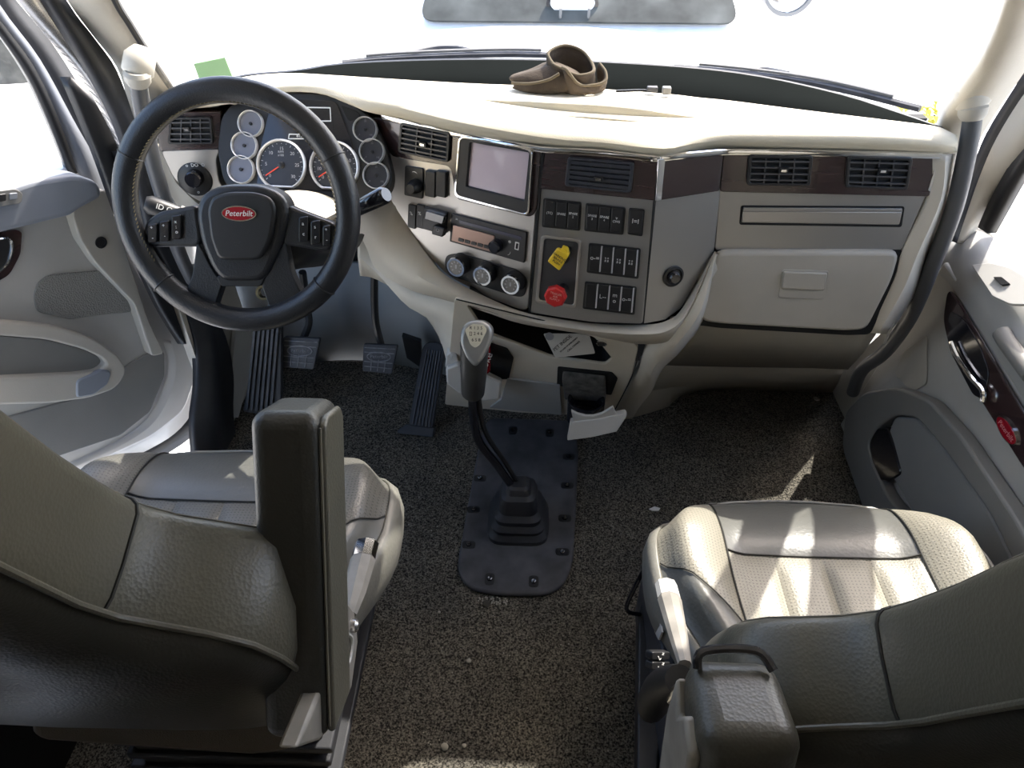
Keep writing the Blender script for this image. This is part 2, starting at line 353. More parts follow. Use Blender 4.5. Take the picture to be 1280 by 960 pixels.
# firewall and kick panels
surf('wall_front', [[AY(270, 330, 1.80), AY(330, 330, 1.80), AY(440, 330, 1.80), AY(520, 330, 1.80), AY(620, 330, 1.80)],
                    [AY(280, 400, 1.80), AY(340, 400, 1.80), AY(440, 400, 1.79), AY(520, 405, 1.77), AY(620, 420, 1.75)],
                    [AZ(300, 470, 0), AZ(360, 456, 0), AZ(440, 450, 0), AZ(510, 458, 0), AZ(600, 480, 0)]], FIRE, solid=.02, label='blue grey firewall panel behind the pedals', kind='structure')
mk('wall_front_upper', *g_prism([(-.95, 1.84, -.02), (.95, 1.84, -.02), (.95, 1.84, .78), (-.95, 1.84, .78)], (0, .03, 0)), DARK, label='dark bulkhead behind the dashboard', kind='structure').name = 'wall_firewall'
mk('trim_9', *g_prism([AX(205, 330, -.85), AX(285, 330, -.85), (-.85, 1.80, .0), (-.85, 1.45, .0)], (-.02, 0, 0)), GREIGE, label='grey kick panel left of the foot rest', kind='structure')
mk('trim_10', *g_prism([AX(1052, 462, .90), AX(1120, 400, .90), AX(1100, 520, .9), (.90, 1.50, 0), (.90, 1.74, 0)], (.02, 0, 0)), GREIGE, label='grey kick panel beside the passenger footwell', kind='structure')
# right aperture strips above the passenger door
stripx('trim_11', [(1300, 60), (1270, 106), (1232, 168), (1214, 215), (1200, 262), (1190, 300)], [(1330, 60), (1284, 112), (1246, 172), (1224, 222), (1208, 268), (1196, 304)], .87, .885, RUBBER, 'black seal along the right pillar', up=1)
stripx('trim_12', [(1330, 60), (1284, 112), (1246, 172), (1224, 222), (1208, 268), (1196, 304)], [(1350, 120), (1290, 200), (1258, 240), (1238, 262), (1222, 288), (1212, 305)], .885, .93, GREIGE, 'grey mirror corner trim on the passenger door', up=1)
stripx('trim_13', [(1340, 80), (1285, 165), (1258, 212), (1236, 252), (1222, 284)], [(1360, 90), (1300, 178), (1268, 230), (1247, 268), (1234, 292)], .915, .92, BLACK, 'black window channel on the passenger door', up=1)
# ------------------------------------------------------------------ dashboard
UP = (0, .12, 1)
D = root('dashboard', (0, 1.35, .45), 'wide cream topped truck dashboard with silver and dark wood fascia', 'dashboard')
row = lambda pts: [AZ(px, py, z) for px, py, z in pts]
# top pad: front lip, roll, top, rear edge
lip = [(188, 137, .937), (225, 136, .937), (262, 134, .94), (285, 129, .955), (320, 120, .965), (361, 115, .967), (400, 117, .966), (430, 125, .96), (456, 139, .945), (500, 148, .935), (570, 165, .93), (678, 183, .928), (750, 189, .928), (825, 197, .928), (862, 191, .928), (905, 186, .928), (1000, 188, .928), (1100, 190, .928), (1175, 192, .928), (1196, 190, .928)]
rol = [(187, 130, .948), (225, 129, .95), (264, 126, .955), (288, 120, .966), (322, 111, .976), (361, 107, .978), (402, 108, .977), (436, 114, .972), (464, 126, .963), (510, 137, .957), (575, 153, .952), (680, 172, .95), (752, 178, .95), (828, 186, .95), (864, 180, .95), (905, 176, .95), (1000, 178, .95), (1100, 180, .95), (1176, 182, .95), (1197, 180, .948)]
to1 = [(190, 125, .953), (226, 122, .955), (266, 117, .963), (292, 110, .975), (325, 102, .982), (364, 99, .984), (408, 100, .983), (446, 104, .979), (480, 112, .974), (530, 121, .97), (590, 134, .967), (684, 151, .965), (755, 158, .965), (832, 163, .965), (868, 161, .965), (906, 160, .965), (1000, 164, .965), (1100, 167, .965), (1176, 170, .962), (1196, 170, .955)]
to2 = [(198, 122, .954), (232, 116, .956), (270, 110, .966), (296, 103, .975), (328, 97, .983), (366, 94.5, .984), (412, 97, .982), (450, 99, .979), (490, 104, .974), (540, 111, .97), (600, 119, .968), (690, 127, .967), (760, 134, .967), (836, 140, .967), (870, 142, .967), (910, 144, .967), (1000, 151, .966), (1100, 158, .964), (1172, 164, .962), (1190, 166, .957)]
rer = [(208, 119, .955), (240, 110, .957), (274, 103, .96), (300, 97, .962), (330, 93, .963), (368, 91.5, .963), (416, 94, .962), (454, 96.5, .962), (494, 99, .962), (545, 102, .962), (604, 105, .962), (694, 108, .962), (764, 112, .962), (840, 118, .962), (874, 122, .962), (914, 126, .962), (1000, 137, .962), (1100, 149, .962), (1165, 157, .962), (1180, 161, .957)]
RL = [row(l) for l in (lip, rol, to1, to2, rer)]
cols = [spline(c, 4) for c in zip(*RL)]               # smooth front to back
rowsP = [spline(r, 3) for r in zip(*cols)]            # and side to side
mk('top_pad', *g_grid(rowsP), CREAM, D, solid=.02, label='cream grained dash top pad')
rp = rowsP[-1]; wb = [AZ(px, py, .953) for px, py in ((208, 119), (260, 104), (310, 94), (370, 89), (430, 80), (560, 75), (700, 76), (850, 84), (950, 96), (1050, 118), (1120, 140), (1178, 160))]
def resamp(P, n):
    L = [0]
    for a, b in zip(P, P[1:]): L.append(L[-1] + (b - a).length)
    out = []; j = 0
    for i in range(n):
        t = L[-1] * i / (n - 1)
        while j < len(L) - 2 and L[j + 1] < t: j += 1
        out.append(P[j].lerp(P[j + 1], (t - L[j]) / max(1e-9, L[j + 1] - L[j])))
    return out
A = resamp(rp, 40); B = resamp(spline(wb, 4), 40)
mk('defroster_trim', *g_grid([[p + Vector((0, -.004, -.008)) for p in A], [p.lerp(q, .5) + Vector((0, 0, -.01)) for p, q in zip(A, B)], B]), FRIT, D, solid=.01, label='black defroster trough along the windshield base')
# low ridges shaped so their shaded aft faces stand in for pad slots
def ridge(pts, hs, back):
    p = resamp(spline([AZ(px, py, .9655) for px, py in pts], 5), 40); h = [q.z for q in resamp(spline([Vector((i, 0, v)) for i, v in enumerate(hs)], 8), 40)]
    rows_ = [[a + Vector((0, dy, max(0, k) * f - (.002 if f == 0 else 0))) for a, k in zip(p, h)] for dy, f in ((0, 0), (.002, .8), (.006, 1), (back * .4, .7), (back, 0))]
    mk('pad_ridge', *g_grid(rows_), CREAM, D, ang=50)
ridge([(577, 123), (620, 130), (700, 139), (800, 146), (870, 149), (887, 147)], [0, .009, .014, .016, .011, 0], .08)
ridge([(690, 144.5), (730, 149), (780, 153), (822, 154)], [0, .005, .005, 0], .03)

# frames
c1, c2, c3 = AZ(455, 140, .93), AZ(678, 183, .93), AZ(825, 198, .93)
c4, c5 = AZ(905, 187, .93), AZ(1180, 192, .93)
F1 = Fr(c1, c2 - c1, UP); F2 = Fr(c2, c3 - c2, UP); F3 = Fr(c4, Vector((1, 0, 0)), (0, .05, 1)); F23 = Fr(c3, c4 - c3, (0, .10, 1))
b0, b1 = AY(380, 240, 1.335), AY(361, 115, 1.43)
FC = Fr(b0, (1, -.06, 0), b1 - b0)
FL = Fr(AY(235, 190, 1.41), (1, .1, 0), (0, .10, 1))

# silver fascias and wood veneers
F1.plate('fascia_panel', [(462, 150), (676, 188), (660, 391), (612, 373), (560, 345), (531, 315), (502, 272), (486, 248)], -.03, 0, SILVER, D, r=.02, bevel=.002, label='brushed silver fascia around screen and radio')
F2.plate('fascia_panel', [(680, 188), (824, 199), (803, 405), (740, 403), (662, 391)], -.03, 0, SILVER2, D, r=.006, bevel=.002, label='brushed silver fascia with rocker switches')
F1.plate('wood_veneer', [(464, 146), (676, 187), (671, 262), (664, 272), (570, 249), (563, 208), (489, 196)], 0, .004, WOOD, D, r=.012, bevel=.0015, label='dark glossy wood veneer around vent and screen')
F2.plate('wood_veneer', [(681, 189), (824, 200), (818, 251), (673, 236)], 0, .004, WOOD, D, r=.004, bevel=.0015, label='dark wood veneer around centre vent')
F23.plate('wood_veneer', [(826, 201), (905, 190), (899, 239), (822, 251)], 0, .004, WOOD, D, r=.003, bevel=.0015, label='dark wood veneer on the angled corner')
F23.plate('fascia_panel', [(823, 200), (906, 189), (893, 313), (852, 385), (832, 400), (804, 405)], -.03, 0, SILVER2, D, r=.004, bevel=.002)
F3.plate('wood_veneer', [(905, 190), (1178, 194), (1162, 246), (900, 240)], 0, .004, WOOD, D, r=.006, bevel=.0015, label='dark wood veneer with two passenger vents')
F3.plate('fascia_panel', [(903, 190), (1180, 194), (1128, 313), (893, 313)], -.03, 0, SILVER2, D, r=.008, bevel=.002, label='brushed silver panel above the glovebox')
# chrome strip under the pad
cp = [F1.at(478, 146, .006), F1.at(570, 168, .006), F1.at(676, 187, .006), F2.at(750, 191, .006), F2.at(822, 199, .006), F23.at(860, 194, .006), F3.at(906, 190, .006), F3.at(1000, 191, .006), F3.at(1176, 195, .006)]
mk('chrome_strip', *g_tube(resamp(cp, 50), .006, 8, up=(0, 0, 1), flat=.5), CHROME, D, label='chrome strip below the cream pad')
F2.plate('chrome_strip', [(681, 186), (826, 196), (825, 201), (680, 191)], 0, .007, CHROME, D, r=.002)
F23.plate('chrome_corner', [(823, 199), (832, 198), (827, 251), (820, 252)], 0, .006, CHROME, D, r=.002)
F3.plate('chrome_corner', [(1172, 200), (1175, 201), (1163, 240), (1160, 238)], .004, .006, CHROME, D, r=.002)
# joint lines
F1.plate('panel_gap', [(677, 187), (680, 187), (663, 391), (660, 391)], 0, .0045, DARK, D, r=0, bevel=0)
F23.plate('panel_gap', [(823, 200), (825, 200), (805, 405), (803, 405)], 0, .0045, DARK, D, r=0, bevel=0)

# air vents
def vent(fr, q, nh, nv, knob=None, tilt=0, closed=False, rim=BLACK):
    """q = four pixel corners tl tr br bl"""
    body = fr.plate('air_vent', q, -.02, .0055, DARK, D, r=.005, bevel=.0005)
    a, b, c, d = [fr.uv(*p, .008) for p in q]
    def lerp2(s, t): return a.lerp(b, s).lerp(d.lerp(c, s), t)
    ins = [lerp2(.05, .08), lerp2(.95, .08), lerp2(.95, .92), lerp2(.05, .92)]
    A_ = roundpoly([a, b, c, d], .006); B_ = roundpoly(ins, .005); n = len(A_)
    V = [fr.P(p, h) for P_, h in ((A_, .002), (A_, .011), (B_, .011), (B_, .002)) for p in P_]
    mk('vent_rim', V, [[L * n + i, L * n + (i + 1) % n, ((L + 1) % 4) * n + (i + 1) % n, ((L + 1) % 4) * n + i] for L in range(4) for i in range(n)], rim, body, bevel=.001)
    for i in range(nh):
        t = .08 + .84 * (i + .5) / nh; wd = .006
        mk('slat', *fr.bar(lerp2(.05, t), lerp2(.95, t), wd if closed else .0028, .006, .0105), PVENT2 if closed else PVENT, body, smooth=False)
    for i in range(nv):
        s = .05 + .9 * (i + 1) / (nv + 1)
        mk('divider', *fr.bar(lerp2(s, .08), lerp2(s, .92), .002, .006, .0098), PVENT if not closed else BLACK, body, smooth=False)
    if knob:
        k = lerp2(*knob); mk('slider', *fr.bar(k - (b - a) * .07, k + (b - a) * .07, .009, .009, .016), BLACK, body)
        mk('slider_tip', *fr.bar(k - (b - a) * .04, k + (b - a) * .04, .004, .016, .0168), CHROME, body)
    return body
PVENT = mat('vent_slat_grey', (.06, .06, .065), .35); PVENT2 = mat('vent_slat_navy', (.035, .038, .048), .35)
vent(FL, [(213, 147), (264, 146), (267, 180), (210, 180)], 4, 3, (.42, .42))
vent(F1, [(501, 153), (563, 165), (561, 203), (498, 190)], 5, 2, (.5, .55))
vent(F2, [(710, 196), (793, 203), (789, 241), (706, 232)], 5, 2, (.5, .62), closed=True, rim=PVENT2)
vent(F3, [(936, 194), (1016, 195), (1012, 232), (933, 231)], 4, 3, (.55, .45))
vent(F3, [(1059, 195), (1141, 197), (1134, 237), (1056, 234)], 4, 3, (.55, .4))

# instrument cluster
FC.plate('cluster_panel', [(271, 190), (276, 145), (292, 127), (320, 119), (361, 115), (402, 117), (430, 124), (455, 138), (471, 157), (483, 187), (491, 222), (486, 242), (468, 250), (380, 246), (300, 241), (280, 231)], -.03, 0, BLACK, D, r=.02, bevel=.003, label='black instrument cluster panel')
FC.plate('cluster_panel', [(340, 122), (420, 126), (442, 185), (440, 240), (320, 236), (325, 185)], 0, .003, BLACKG, D, r=.012)
FC.plate('cluster_recess', [(425, 131), (447, 139), (452, 147), (436, 152)], 0, .002, DARK, D, r=.006)
def gauge(px, py, rpx, face, marks=None, needle=None, big=False):
    r = (FC.uv(px + rpx, py, .01) - FC.uv(px, py, .01)).length; c = FC.uv(px, py, .01); cut = -.86 if big else None
    g = mk('gauge', *FC.g_lathe(c, [(r * .96, 0), (r * .94, .004), (.001, .004)], 32, cut), face, D)
    V, Fc = FC.g_lathe(c, [(r * .95, .002), (r * .97, .010), (r * 1.01, .011), (r * 1.05, .009), (r * 1.06, .0)], 36, cut)
    mk('bezel', V, Fc[:-2], BEZ, g)
    gs = []
    for i in range(21 if big else 9):
        q = R(222 - 264 * i / (20 if big else 8)); d = Vector((math.cos(q), math.sin(q)))
        if big and d.y < -.72: continue
        gs.append(FC.bar(c + d * r * (.80 if i % 4 == 0 else .85), c + d * r * .89, r * (.022 if big else .035), .004, .0045))
    if marks:
        for i, t in enumerate(marks):
            q = R(222 - 264 * i / (len(marks) - 1)); d = Vector((math.cos(q), math.sin(q)))
            if d.y < -.75: d.y = -.6
            gs.append(FC.tgeo(t, c + d * r * .66, r * .19, .0045))
    mk('dial_marking', *join(*gs), mark1 if big else mark2, g, smooth=False)
    if needle is not None:
        q = R(needle); d = Vector((math.cos(q), math.sin(q)))
        mk('needle', *FC.bar(c + d * r * .1, c + d * r * .8, r * .045, .006, .007), NEEDLE, g, smooth=False)
    mk('needle_hub', *FC.g_lathe(c, [(r * .13, .004), (r * .13, .008), (r * .10, .009)], 16), BLACK, g)
mark2 = mat('dim_marking', (.20, .20, .22), .5); mark1 = mat('dial_print', (.45, .45, .46), .5)
for px, py, r_ in ((312, 154, 15), (304, 181.5, 15.5), (300, 211.5, 16)): gauge(px, py, r_, DIALL)
for px, py, r_ in ((455.5, 161, 14.5), (464, 189, 15), (469, 219, 15.5)): gauge(px, py, r_, DIAL, ['0', '50', '100'])
gauge(350.5, 206, 29.5, DIAL, ['0', '5', '10', '15', '20', '25', '30'], 214, True)
gauge(417, 208, 29.5, DIAL, ['0', '10', '20', '30', '40', '50', '60', '70', '80'], 214, True)
FC.text('dial_marking', 'RPM\nx100', 351, 192, .006, .0046, mark1, D)
disp = FC.plate('info_display', [(360, 131), (414, 132), (418, 172), (359, 172)], .003, .0038, BLACKG, D, r=.002)
FC.ring('display_frame', [(362, 133), (413, 134), (414, 152), (361, 152)], [(363, 134.5), (412, 135.5), (413, 150.5), (362, 150.5)], .0038, .0044, WHITEK, disp, r=.001, ri=.001, bevel=0)
FC.ring('display_frame', [(361, 167), (414, 168), (415, 174), (360, 174)], [(362, 168.3), (413, 169), (414, 172.7), (361, 172.7)], .0038, .0044, WHITEK, disp, r=.001, ri=.001, bevel=0)
FC.text('display_text', '815 mi   217347.1', 388, 170.5, .0075, .0042, WHITEK, disp)
FC.plate('warning_icon', [(368, 156), (373, 156), (373, 159), (368, 159)], .0038, .0044, ORANGE, disp, r=0, bevel=0)

# left panel with headlamp knob
FL.plate('fascia_panel', [(200, 188), (276, 186), (270, 200), (274, 228), (285, 242), (262, 258), (238, 246), (216, 222)], -.03, 0, SILVER, D, r=.01, bevel=.002, label='silver panel with the lamp switch')
FL.plate('wood_veneer', [(196, 140), (276, 140), (274, 186), (199, 189)], -.03, .003, WOOD, D, r=.004)
FL.plate('end_trim', [(188, 186), (203, 184), (220, 228), (246, 254), (262, 262), (262, 300), (236, 280), (208, 238)], -.05, -.004, BEIGE, D, r=.006, bevel=.004)
lk = FL.lathe('lamp_switch', 244, 224, [(.034, 0), (.034, .003), (.031, .005), (.001, .005)], BLACK, D)
FL.lathe('knob', 243, 223, [(.0175, .005), (.0165, .022), (.014, .024), (.001, .024)], BLACKG, lk, h=.012)
FL.text('switch_symbol', 'o  DO  O', 244, 206.5, .0095, .0056, WHITEK, lk)
FL.text('switch_symbol', 'o', 248, 240, .0095, .0056, WHITEK, lk)

# screen
sb = F1.ring('screen_bezel', [(573, 170), (666, 187), (661, 270), (567, 245)], [(588, 178), (661, 191), (655, 251), (583, 233)], .004, .012, BLACK, D, r=.012, ri=.003, bevel=.002, label='black bezel of the display screen')
F1.ring('chrome_ring', [(572.5, 170), (665.5, 187), (660.5, 271), (567, 246)], [(575, 172), (663.5, 189), (658.5, 268), (569.5, 243.5)], .006, .014, CHROME, sb, r=.012, ri=.011)
F1.plate('screen', [(587, 177), (662, 190), (656, 252), (582, 234)], .003, .0065, SCREEN, sb, r=.001, bevel=0, label='blank pinkish display screen')
# mirror control, rockers, trailer valve block
mc = F1.plate('mirror_control', [(506, 207), (529, 211), (528, 249), (505, 244)], 0, .004, BLACK, D, r=.004)
F1.lathe('knob', 515, 235, [(.0145, .004), (.0135, .016), (.010, .026), (.009, .027), (.001, .027)], BLACK, mc, h=.02)
F1.text('switch_symbol', ')', 518, 215, .012, .0045, WHITEK, mc, rot=1.4)
for x in (531, 544.5): F1.plate('rocker_switch', [(x, 213), (x + 13, 215.5), (x + 12.5, 248), (x - .5, 245)], 0, .009, BLACK, D, r=.003, bevel=.002)
for x in (510, 520.5):
    s_ = F1.plate('rocker_switch', [(x, 255), (x + 10, 257.5), (x + 9, 287), (x - 1, 284)], 0, .006, BLACK, D, r=.003, bevel=.0015)
    F1.text('switch_symbol', '%', x + 4, 267, .010, .0064, WHITEK, s_)
tb = F1.plate('brake_control', [(529, 259), (557, 267), (555, 294), (527, 286)], 0, .012, BLACK, D, r=.003, bevel=.002)
F1.plate('paddle', [(532, 263), (556, 270), (553, 281), (530, 274)], .012, .024, BLACKG, tb, r=.003, bevel=.003)
F1.plate('paddle_tip', [(541, 282), (556, 286), (553, 297), (539, 293)], .012, .026, BLACK, tb, r=.004, bevel=.003)
F1.text('switch_symbol', 'O', 547, 288, .010, .0265, mark2, tb)
# radio
rd = F1.plate('radio', [(564, 267), (658, 291), (655, 329), (562, 302)], 0, .006, BLACK, D, r=.002, bevel=.001, label='black car radio with copper face')
COPPER = mat('radio_copper', (.30, .20, .16), .3, metal=.6)
F1.plate('face', [(566, 281), (618, 295), (617, 316), (564, 301)], .006, .009, COPPER, rd, r=.002)
F1.plate('disc_slot', [(574, 275), (652, 296), (652, 300), (574, 279)], .006, .0068, mat('radio_slot_blue', (.06, .06, .09), .25), rd, r=.001, bevel=0)
F1.lathe('knob', 619, 308, [(.0135, .006), (.0125, .02), (.010, .022), (.001, .022)], BLACKG, rd, h=.014)
for i in range(5): F1.plate('button', [(573 + i * 8, 297.5 + i * 2.1), (579.5 + i * 8, 299.3 + i * 2.1), (579 + i * 8, 303 + i * 2.1), (572.5 + i * 8, 301.2 + i * 2.1)], .009, .0105, BLACK, rd, r=.001, bevel=0)
F1.plate('usb_port', [(644, 302), (649, 303.5), (648, 313), (643, 311.5)], .006, .007, WHITEK, rd, r=.001, bevel=0)
F1.plate('usb_slot', [(645.3, 304), (648, 304.8), (647, 311.4), (644.3, 310.6)], .007, .0074, DARK, rd, r=0, bevel=0)
F1.text('switch_symbol', '=', 571, 274, .009, .0066, WHITEK, rd); F1.text('switch_symbol', '*', 637, 304, .014, .0066, WHITEK, rd); F1.text('switch_symbol', ')', 637, 317, .010, .0066, WHITEK, rd, rot=-.6)
# climate knobs
F1.plate('climate_panel', [(557, 319), (575, 317), (648, 338), (660, 350), (655, 372), (640, 370), (566, 346), (555, 334)], 0, .003, BLACK, D, r=.012)
KF = mat('knob_face', (.20, .19, .18), .4)
for px, py in ((570, 334), (603, 345), (638, 356)):
    k = F1.lathe('climate_knob', px, py, [(.0215, 0), (.0205, .020), (.0195, .026), (.001, .026)], BLACK, D, h=.024)
    V, Fc = F1.g_lathe(F1.uv(px, py, .026), [(.0155, .024), (.0155, .0285), (.0195, .0285), (.0202, .024)], 28); mk('chrome_ring', V, Fc[:-2], CHROME, k)
    F1.lathe('knob_face', px, py, [(.0158, .024), (.0156, .0272), (.001, .0278)], KF, k, h=.026)
    gs = []
    c = F1.uv(px, py, .0278)
    for i in range(8):
        q = R(225 - 270 * i / 7); d = Vector((math.cos(q), math.sin(q))); gs.append(F1.bar(c + d * .0095, c + d * .0125, .0016, .0276, .0283))
    gs.append(F1.bar(c - Vector((0, .003)), c + Vector((0, .005)), .003, .0276, .0285))
    mk('dial_marking', *join(*gs), mark1, k, smooth=False)
# rocker switch banks on the centre panel
def bank(q, n, labels, chrome):
    a, b, c, d = q
    bz = F2.plate('switch_bezel', q, 0, .003, BLACK, D, r=.004, bevel=.001)
    for i in range(n):
        s0, s1 = .04 + .92 * i / n, .04 + .92 * (i + (.84 if chrome else .94)) / n
        L = lambda p, q_, s: (p[0] + (q_[0] - p[0]) * s, p[1] + (q_[1] - p[1]) * s)
        ins = lambda s, t: L(L(a, b, s), L(d, c, s), t)
        sw = F2.plate('rocker_switch', [ins(s0, .07), ins(s1, .07), ins(s1, .93), ins(s0, .93)], .003, .008, BLACK, D, r=.002, bevel=.0015)
        if labels[i]:
            m = ins((s0 + s1) / 2, .48); F2.text('switch_symbol', labels[i], m[0], m[1], .0060 if len(labels[i]) > 3 else .012, .0084, WHITEK, sw)
        if chrome:
            e = ins(s1 + .006, .08), ins(s1 + .030, .08), ins(s1 + .030, .92), ins(s1 + .006, .92); F2.plate('chrome_edge', list(e), .003, .0088, BEZ, sw, r=0, bevel=0)
bank([(679, 248), (727, 253), (725, 289), (677, 284)], 3, ['(TC)', 'SPARE', 'SPARE\n2'], False)
bank([(732, 254), (782, 260), (779, 294), (730, 289)], 3, ['SPARE\n3', 'SPARE\n4', 'V\nCWS'], False)
bank([(786, 260), (806, 262), (803, 296), (784, 293)], 1, ['I=I'], False)
bank([(736, 304), (801, 311), (798, 349), (733, 341)], 4, ['o-=', 'x o\n8 8', 'x o\n8 8', 'x o\n8 8'], True)
bank([(731, 352), (796, 359), (793, 394), (728, 386)], 4, ['', 'L--', 'm\no', 'o-='], True)
# air brake valves in a recess
F2.ring('valve_bezel', [(676, 294), (727, 300), (720, 386), (669, 379)], [(680, 298), (723, 303), (717, 382), (673, 375)], 0, .004, SILVER, D, r=.008, ri=.008, bevel=.0015)
F2.plate('valve_recess', [(680, 298), (723, 303), (717, 382), (673, 375)], 0, .001, mat('valve_recess_grey', (.05, .05, .052), .4), D, r=.008, bevel=0, label='dark recess behind the brake valves')
yv = F2.lathe('valve_knob', 707, 316, [(.011, .001), (.010, .03), (.012, .034), (.001, .034)], BLACK, D, h=.01, seg=16)
F2.plate('knob_cap', [(696, 311), (712, 318), (699, 339), (684, 327)], .034, .045, YELLOW, yv, r=.004, bevel=.002, label='yellow parking brake knob')
F2.plate('knob_collar', [(702, 309), (709, 312), (711, 320), (701, 316)], .03, .043, YELLOW, yv, r=.003, bevel=.002)
F2.text('knob_text', 'PARKING\nBRAKE\nPUSH', 697.5, 325, .0065, .0453, INK, yv, rot=-.5)
rv = F2.lathe('valve_knob', 703, 363, [(.011, .001), (.010, .03), (.012, .034), (.001, .034)], BLACK, D, h=.01, seg=16)
F2.lathe('knob_cap', 694, 371, [(.014, .03), (.0215, .036), (.0215, .046), (.018, .049), (.001, .049)], RED, rv, h=.045, seg=8, ang=20, label='red eight sided trailer air knob')
F2.text('knob_text', 'TRAILER\nAIR\nSUPPLY', 694, 371, .006, .0492, mat('faded_red_print', (.7, .35, .3), .5), rv, rot=-.15)
# corner socket
sk = F23.lathe('power_socket', 841, 345, [(.021, 0), (.021, .004), (.017, .005), (.016, .002), (.001, .002)], BLACK, D)
F23.lathe('socket_cap', 843, 347, [(.012, .002), (.012, .012), (.009, .016), (.001, .016)], BLACKG, sk, h=.01, seg=16)
# passenger side: slot tray, glovebox
F3.ring('slot_gap', [(926, 257), (1131, 258), (1127, 284), (924, 281)], [(928.5, 259.5), (1128.5, 260.5), (1124.5, 281.5), (926.5, 278.5)], 0, .0008, DARK, D, r=.005, ri=.004, bevel=0)
tr = F3.plate('slot_tray', [(929, 264), (1128, 265), (1124, 281), (927, 278)], 0, .004, SILVER, D, r=.004, bevel=.0015, label='silver slim tray front')
F3.plate('chrome_edge', [(930, 260), (1128, 261), (1128, 265), (929, 264)], 0, .005, SILVER2, tr, r=.001)
gq = [(896, 315), (1126, 315), (1116, 350), (1084, 413), (1060, 415), (900, 406), (874, 402), (880, 370)]
F3.plate('glovebox_gap', [(893, 312), (1129, 312), (1119, 350), (1088, 418), (1060, 419), (900, 410), (869, 406), (876, 370)], -.05, .0, DARK, D, r=.01, bevel=0)
gb = F3.plate('glovebox', gq, -.04, .012, GREIGE, D, r=.02, bevel=.008, seg=4, label='grey beige glovebox door')
F3.ring('latch_recess', [(978, 337), (1037, 339), (1030, 375), (973, 372)], [(980, 339), (1035, 341), (1029, 364), (977, 362)], .011, .0135, GREIGE, gb, r=.006, ri=.005)
F3.plate('latch', [(980, 340), (1035, 342), (1030, 363), (977, 361)], .012, .018, GREIGE, gb, r=.004, bevel=.002)
mk('carcass', *join(g_prism([(-.66, 1.48, .64), (.1, 1.48, .64), (.1, 1.48, .90), (-.66, 1.48, .90)], (0, .10, 0)), g_prism([(.1, 1.42, .45), (.76, 1.42, .45), (.74, 1.42, .88), (.1, 1.42, .90)], (0, .04, 0))), DARK, D)
mk('end_cap', *g_prism([(.742, 1.29, .50), (.742, 1.33, .56), (.742, 1.33, .84), (.742, 1.29, .86)], (.006, 0, 0)), GREIGE, D)
mk('end_cap', *g_prism([(-.72, 1.46, .52), (-.72, 1.50, .52), (-.72, 1.50, .90), (-.72, 1.46, .90)], (.01, 0, 0)), GREIGE, D)
# right end trim (beige upright) and left end
def skin(name, lines, m, parent=D, **k): return surf(name, [[AY(*p) for p in l] for l in lines], m, parent, **k)
skin('end_trim', [[(1150, 196, 1.285), (1146, 246, 1.285), (1116, 312, 1.285), (1104, 350, 1.285), (1070, 416, 1.285)], [(1166, 196, 1.262), (1162, 246, 1.258), (1129, 312, 1.255), (1118, 350, 1.252), (1086, 416, 1.25)],
                  [(1182, 194, 1.256), (1176, 250, 1.25), (1146, 320, 1.247), (1130, 360, 1.245), (1098, 417, 1.245)],
                  [(1196, 192, 1.30), (1186, 255, 1.30), (1160, 325, 1.30), (1143, 370, 1.30), (1112, 418, 1.31)]], BEIGE, solid=.02, label='beige upright at the right end of the dash')
# lower passenger panels
skin('knee_panel', [[(838, 406, 1.30), (930, 409, 1.29), (1020, 414, 1.29), (1095, 418, 1.30)],
                    [(832, 430, 1.37), (930, 433, 1.37), (1010, 437, 1.37), (1080, 440, 1.37)],
                    [(800, 456, 1.47), (920, 459, 1.47), (1000, 460, 1.47), (1060, 462, 1.47)]], GREIGE, solid=.02, label='grey panel below the glovebox')
skin('toe_panel', [[(780, 458, 1.49), (860, 459, 1.49), (960, 460, 1.49), (1055, 462, 1.49)],
                   [(782, 500, 1.50), (840, 484, 1.62), (960, 482, 1.68), (1048, 478, 1.68)],
                   [(788, 523, 1.50), (836, 508, 1.60), (862, 489, 1.72), (1040, 491, 1.72)]], GREIGE, solid=.02, label='beige panel above the passenger carpet')
# beige surround of the centre stack and knee bolster
skin('console_surround', [[(448, 240, 1.42), (492, 252, 1.385), (503, 272, 1.375), (531, 316, 1.335), (560, 346, 1.295), (612, 373, 1.262), (662, 392, 1.235), (740, 404, 1.215), (800, 406, 1.203), (833, 401, 1.205), (855, 382, 1.215), (893, 314, 1.25)],
                          [(450, 262, 1.40), (470, 285, 1.37), (488, 312, 1.355), (520, 343, 1.31), (556, 362, 1.272), (606, 383, 1.245), (656, 400, 1.22), (734, 413, 1.20), (800, 418, 1.188), (838, 412, 1.19), (862, 385, 1.20), (893, 316, 1.245)],
                          [(449, 290, 1.40), (458, 310, 1.375), (472, 338, 1.36), (512, 362, 1.32), (553, 374, 1.285), (603, 389, 1.255), (653, 405, 1.235), (732, 418, 1.215), (799, 430, 1.205), (842, 424, 1.205), (866, 392, 1.215), (895, 318, 1.26)]], BEIGE, k=5, solid=.025, label='curved beige surround below the silver fascia')
skin('knee_bolster', [[(446, 262, 1.42), (470, 300, 1.40), (512, 362, 1.34), (553, 374, 1.30), (573, 378, 1.28)],
                      [(447, 320, 1.40), (470, 340, 1.39), (512, 385, 1.36), (552, 400, 1.32), (570, 420, 1.31)],
                      [(450, 345, 1.44), (472, 350, 1.44), (515, 378, 1.44), (548, 420, 1.40), (562, 470, 1.43)]], BEIGE, solid=.02, label='beige knee panel right of the column')
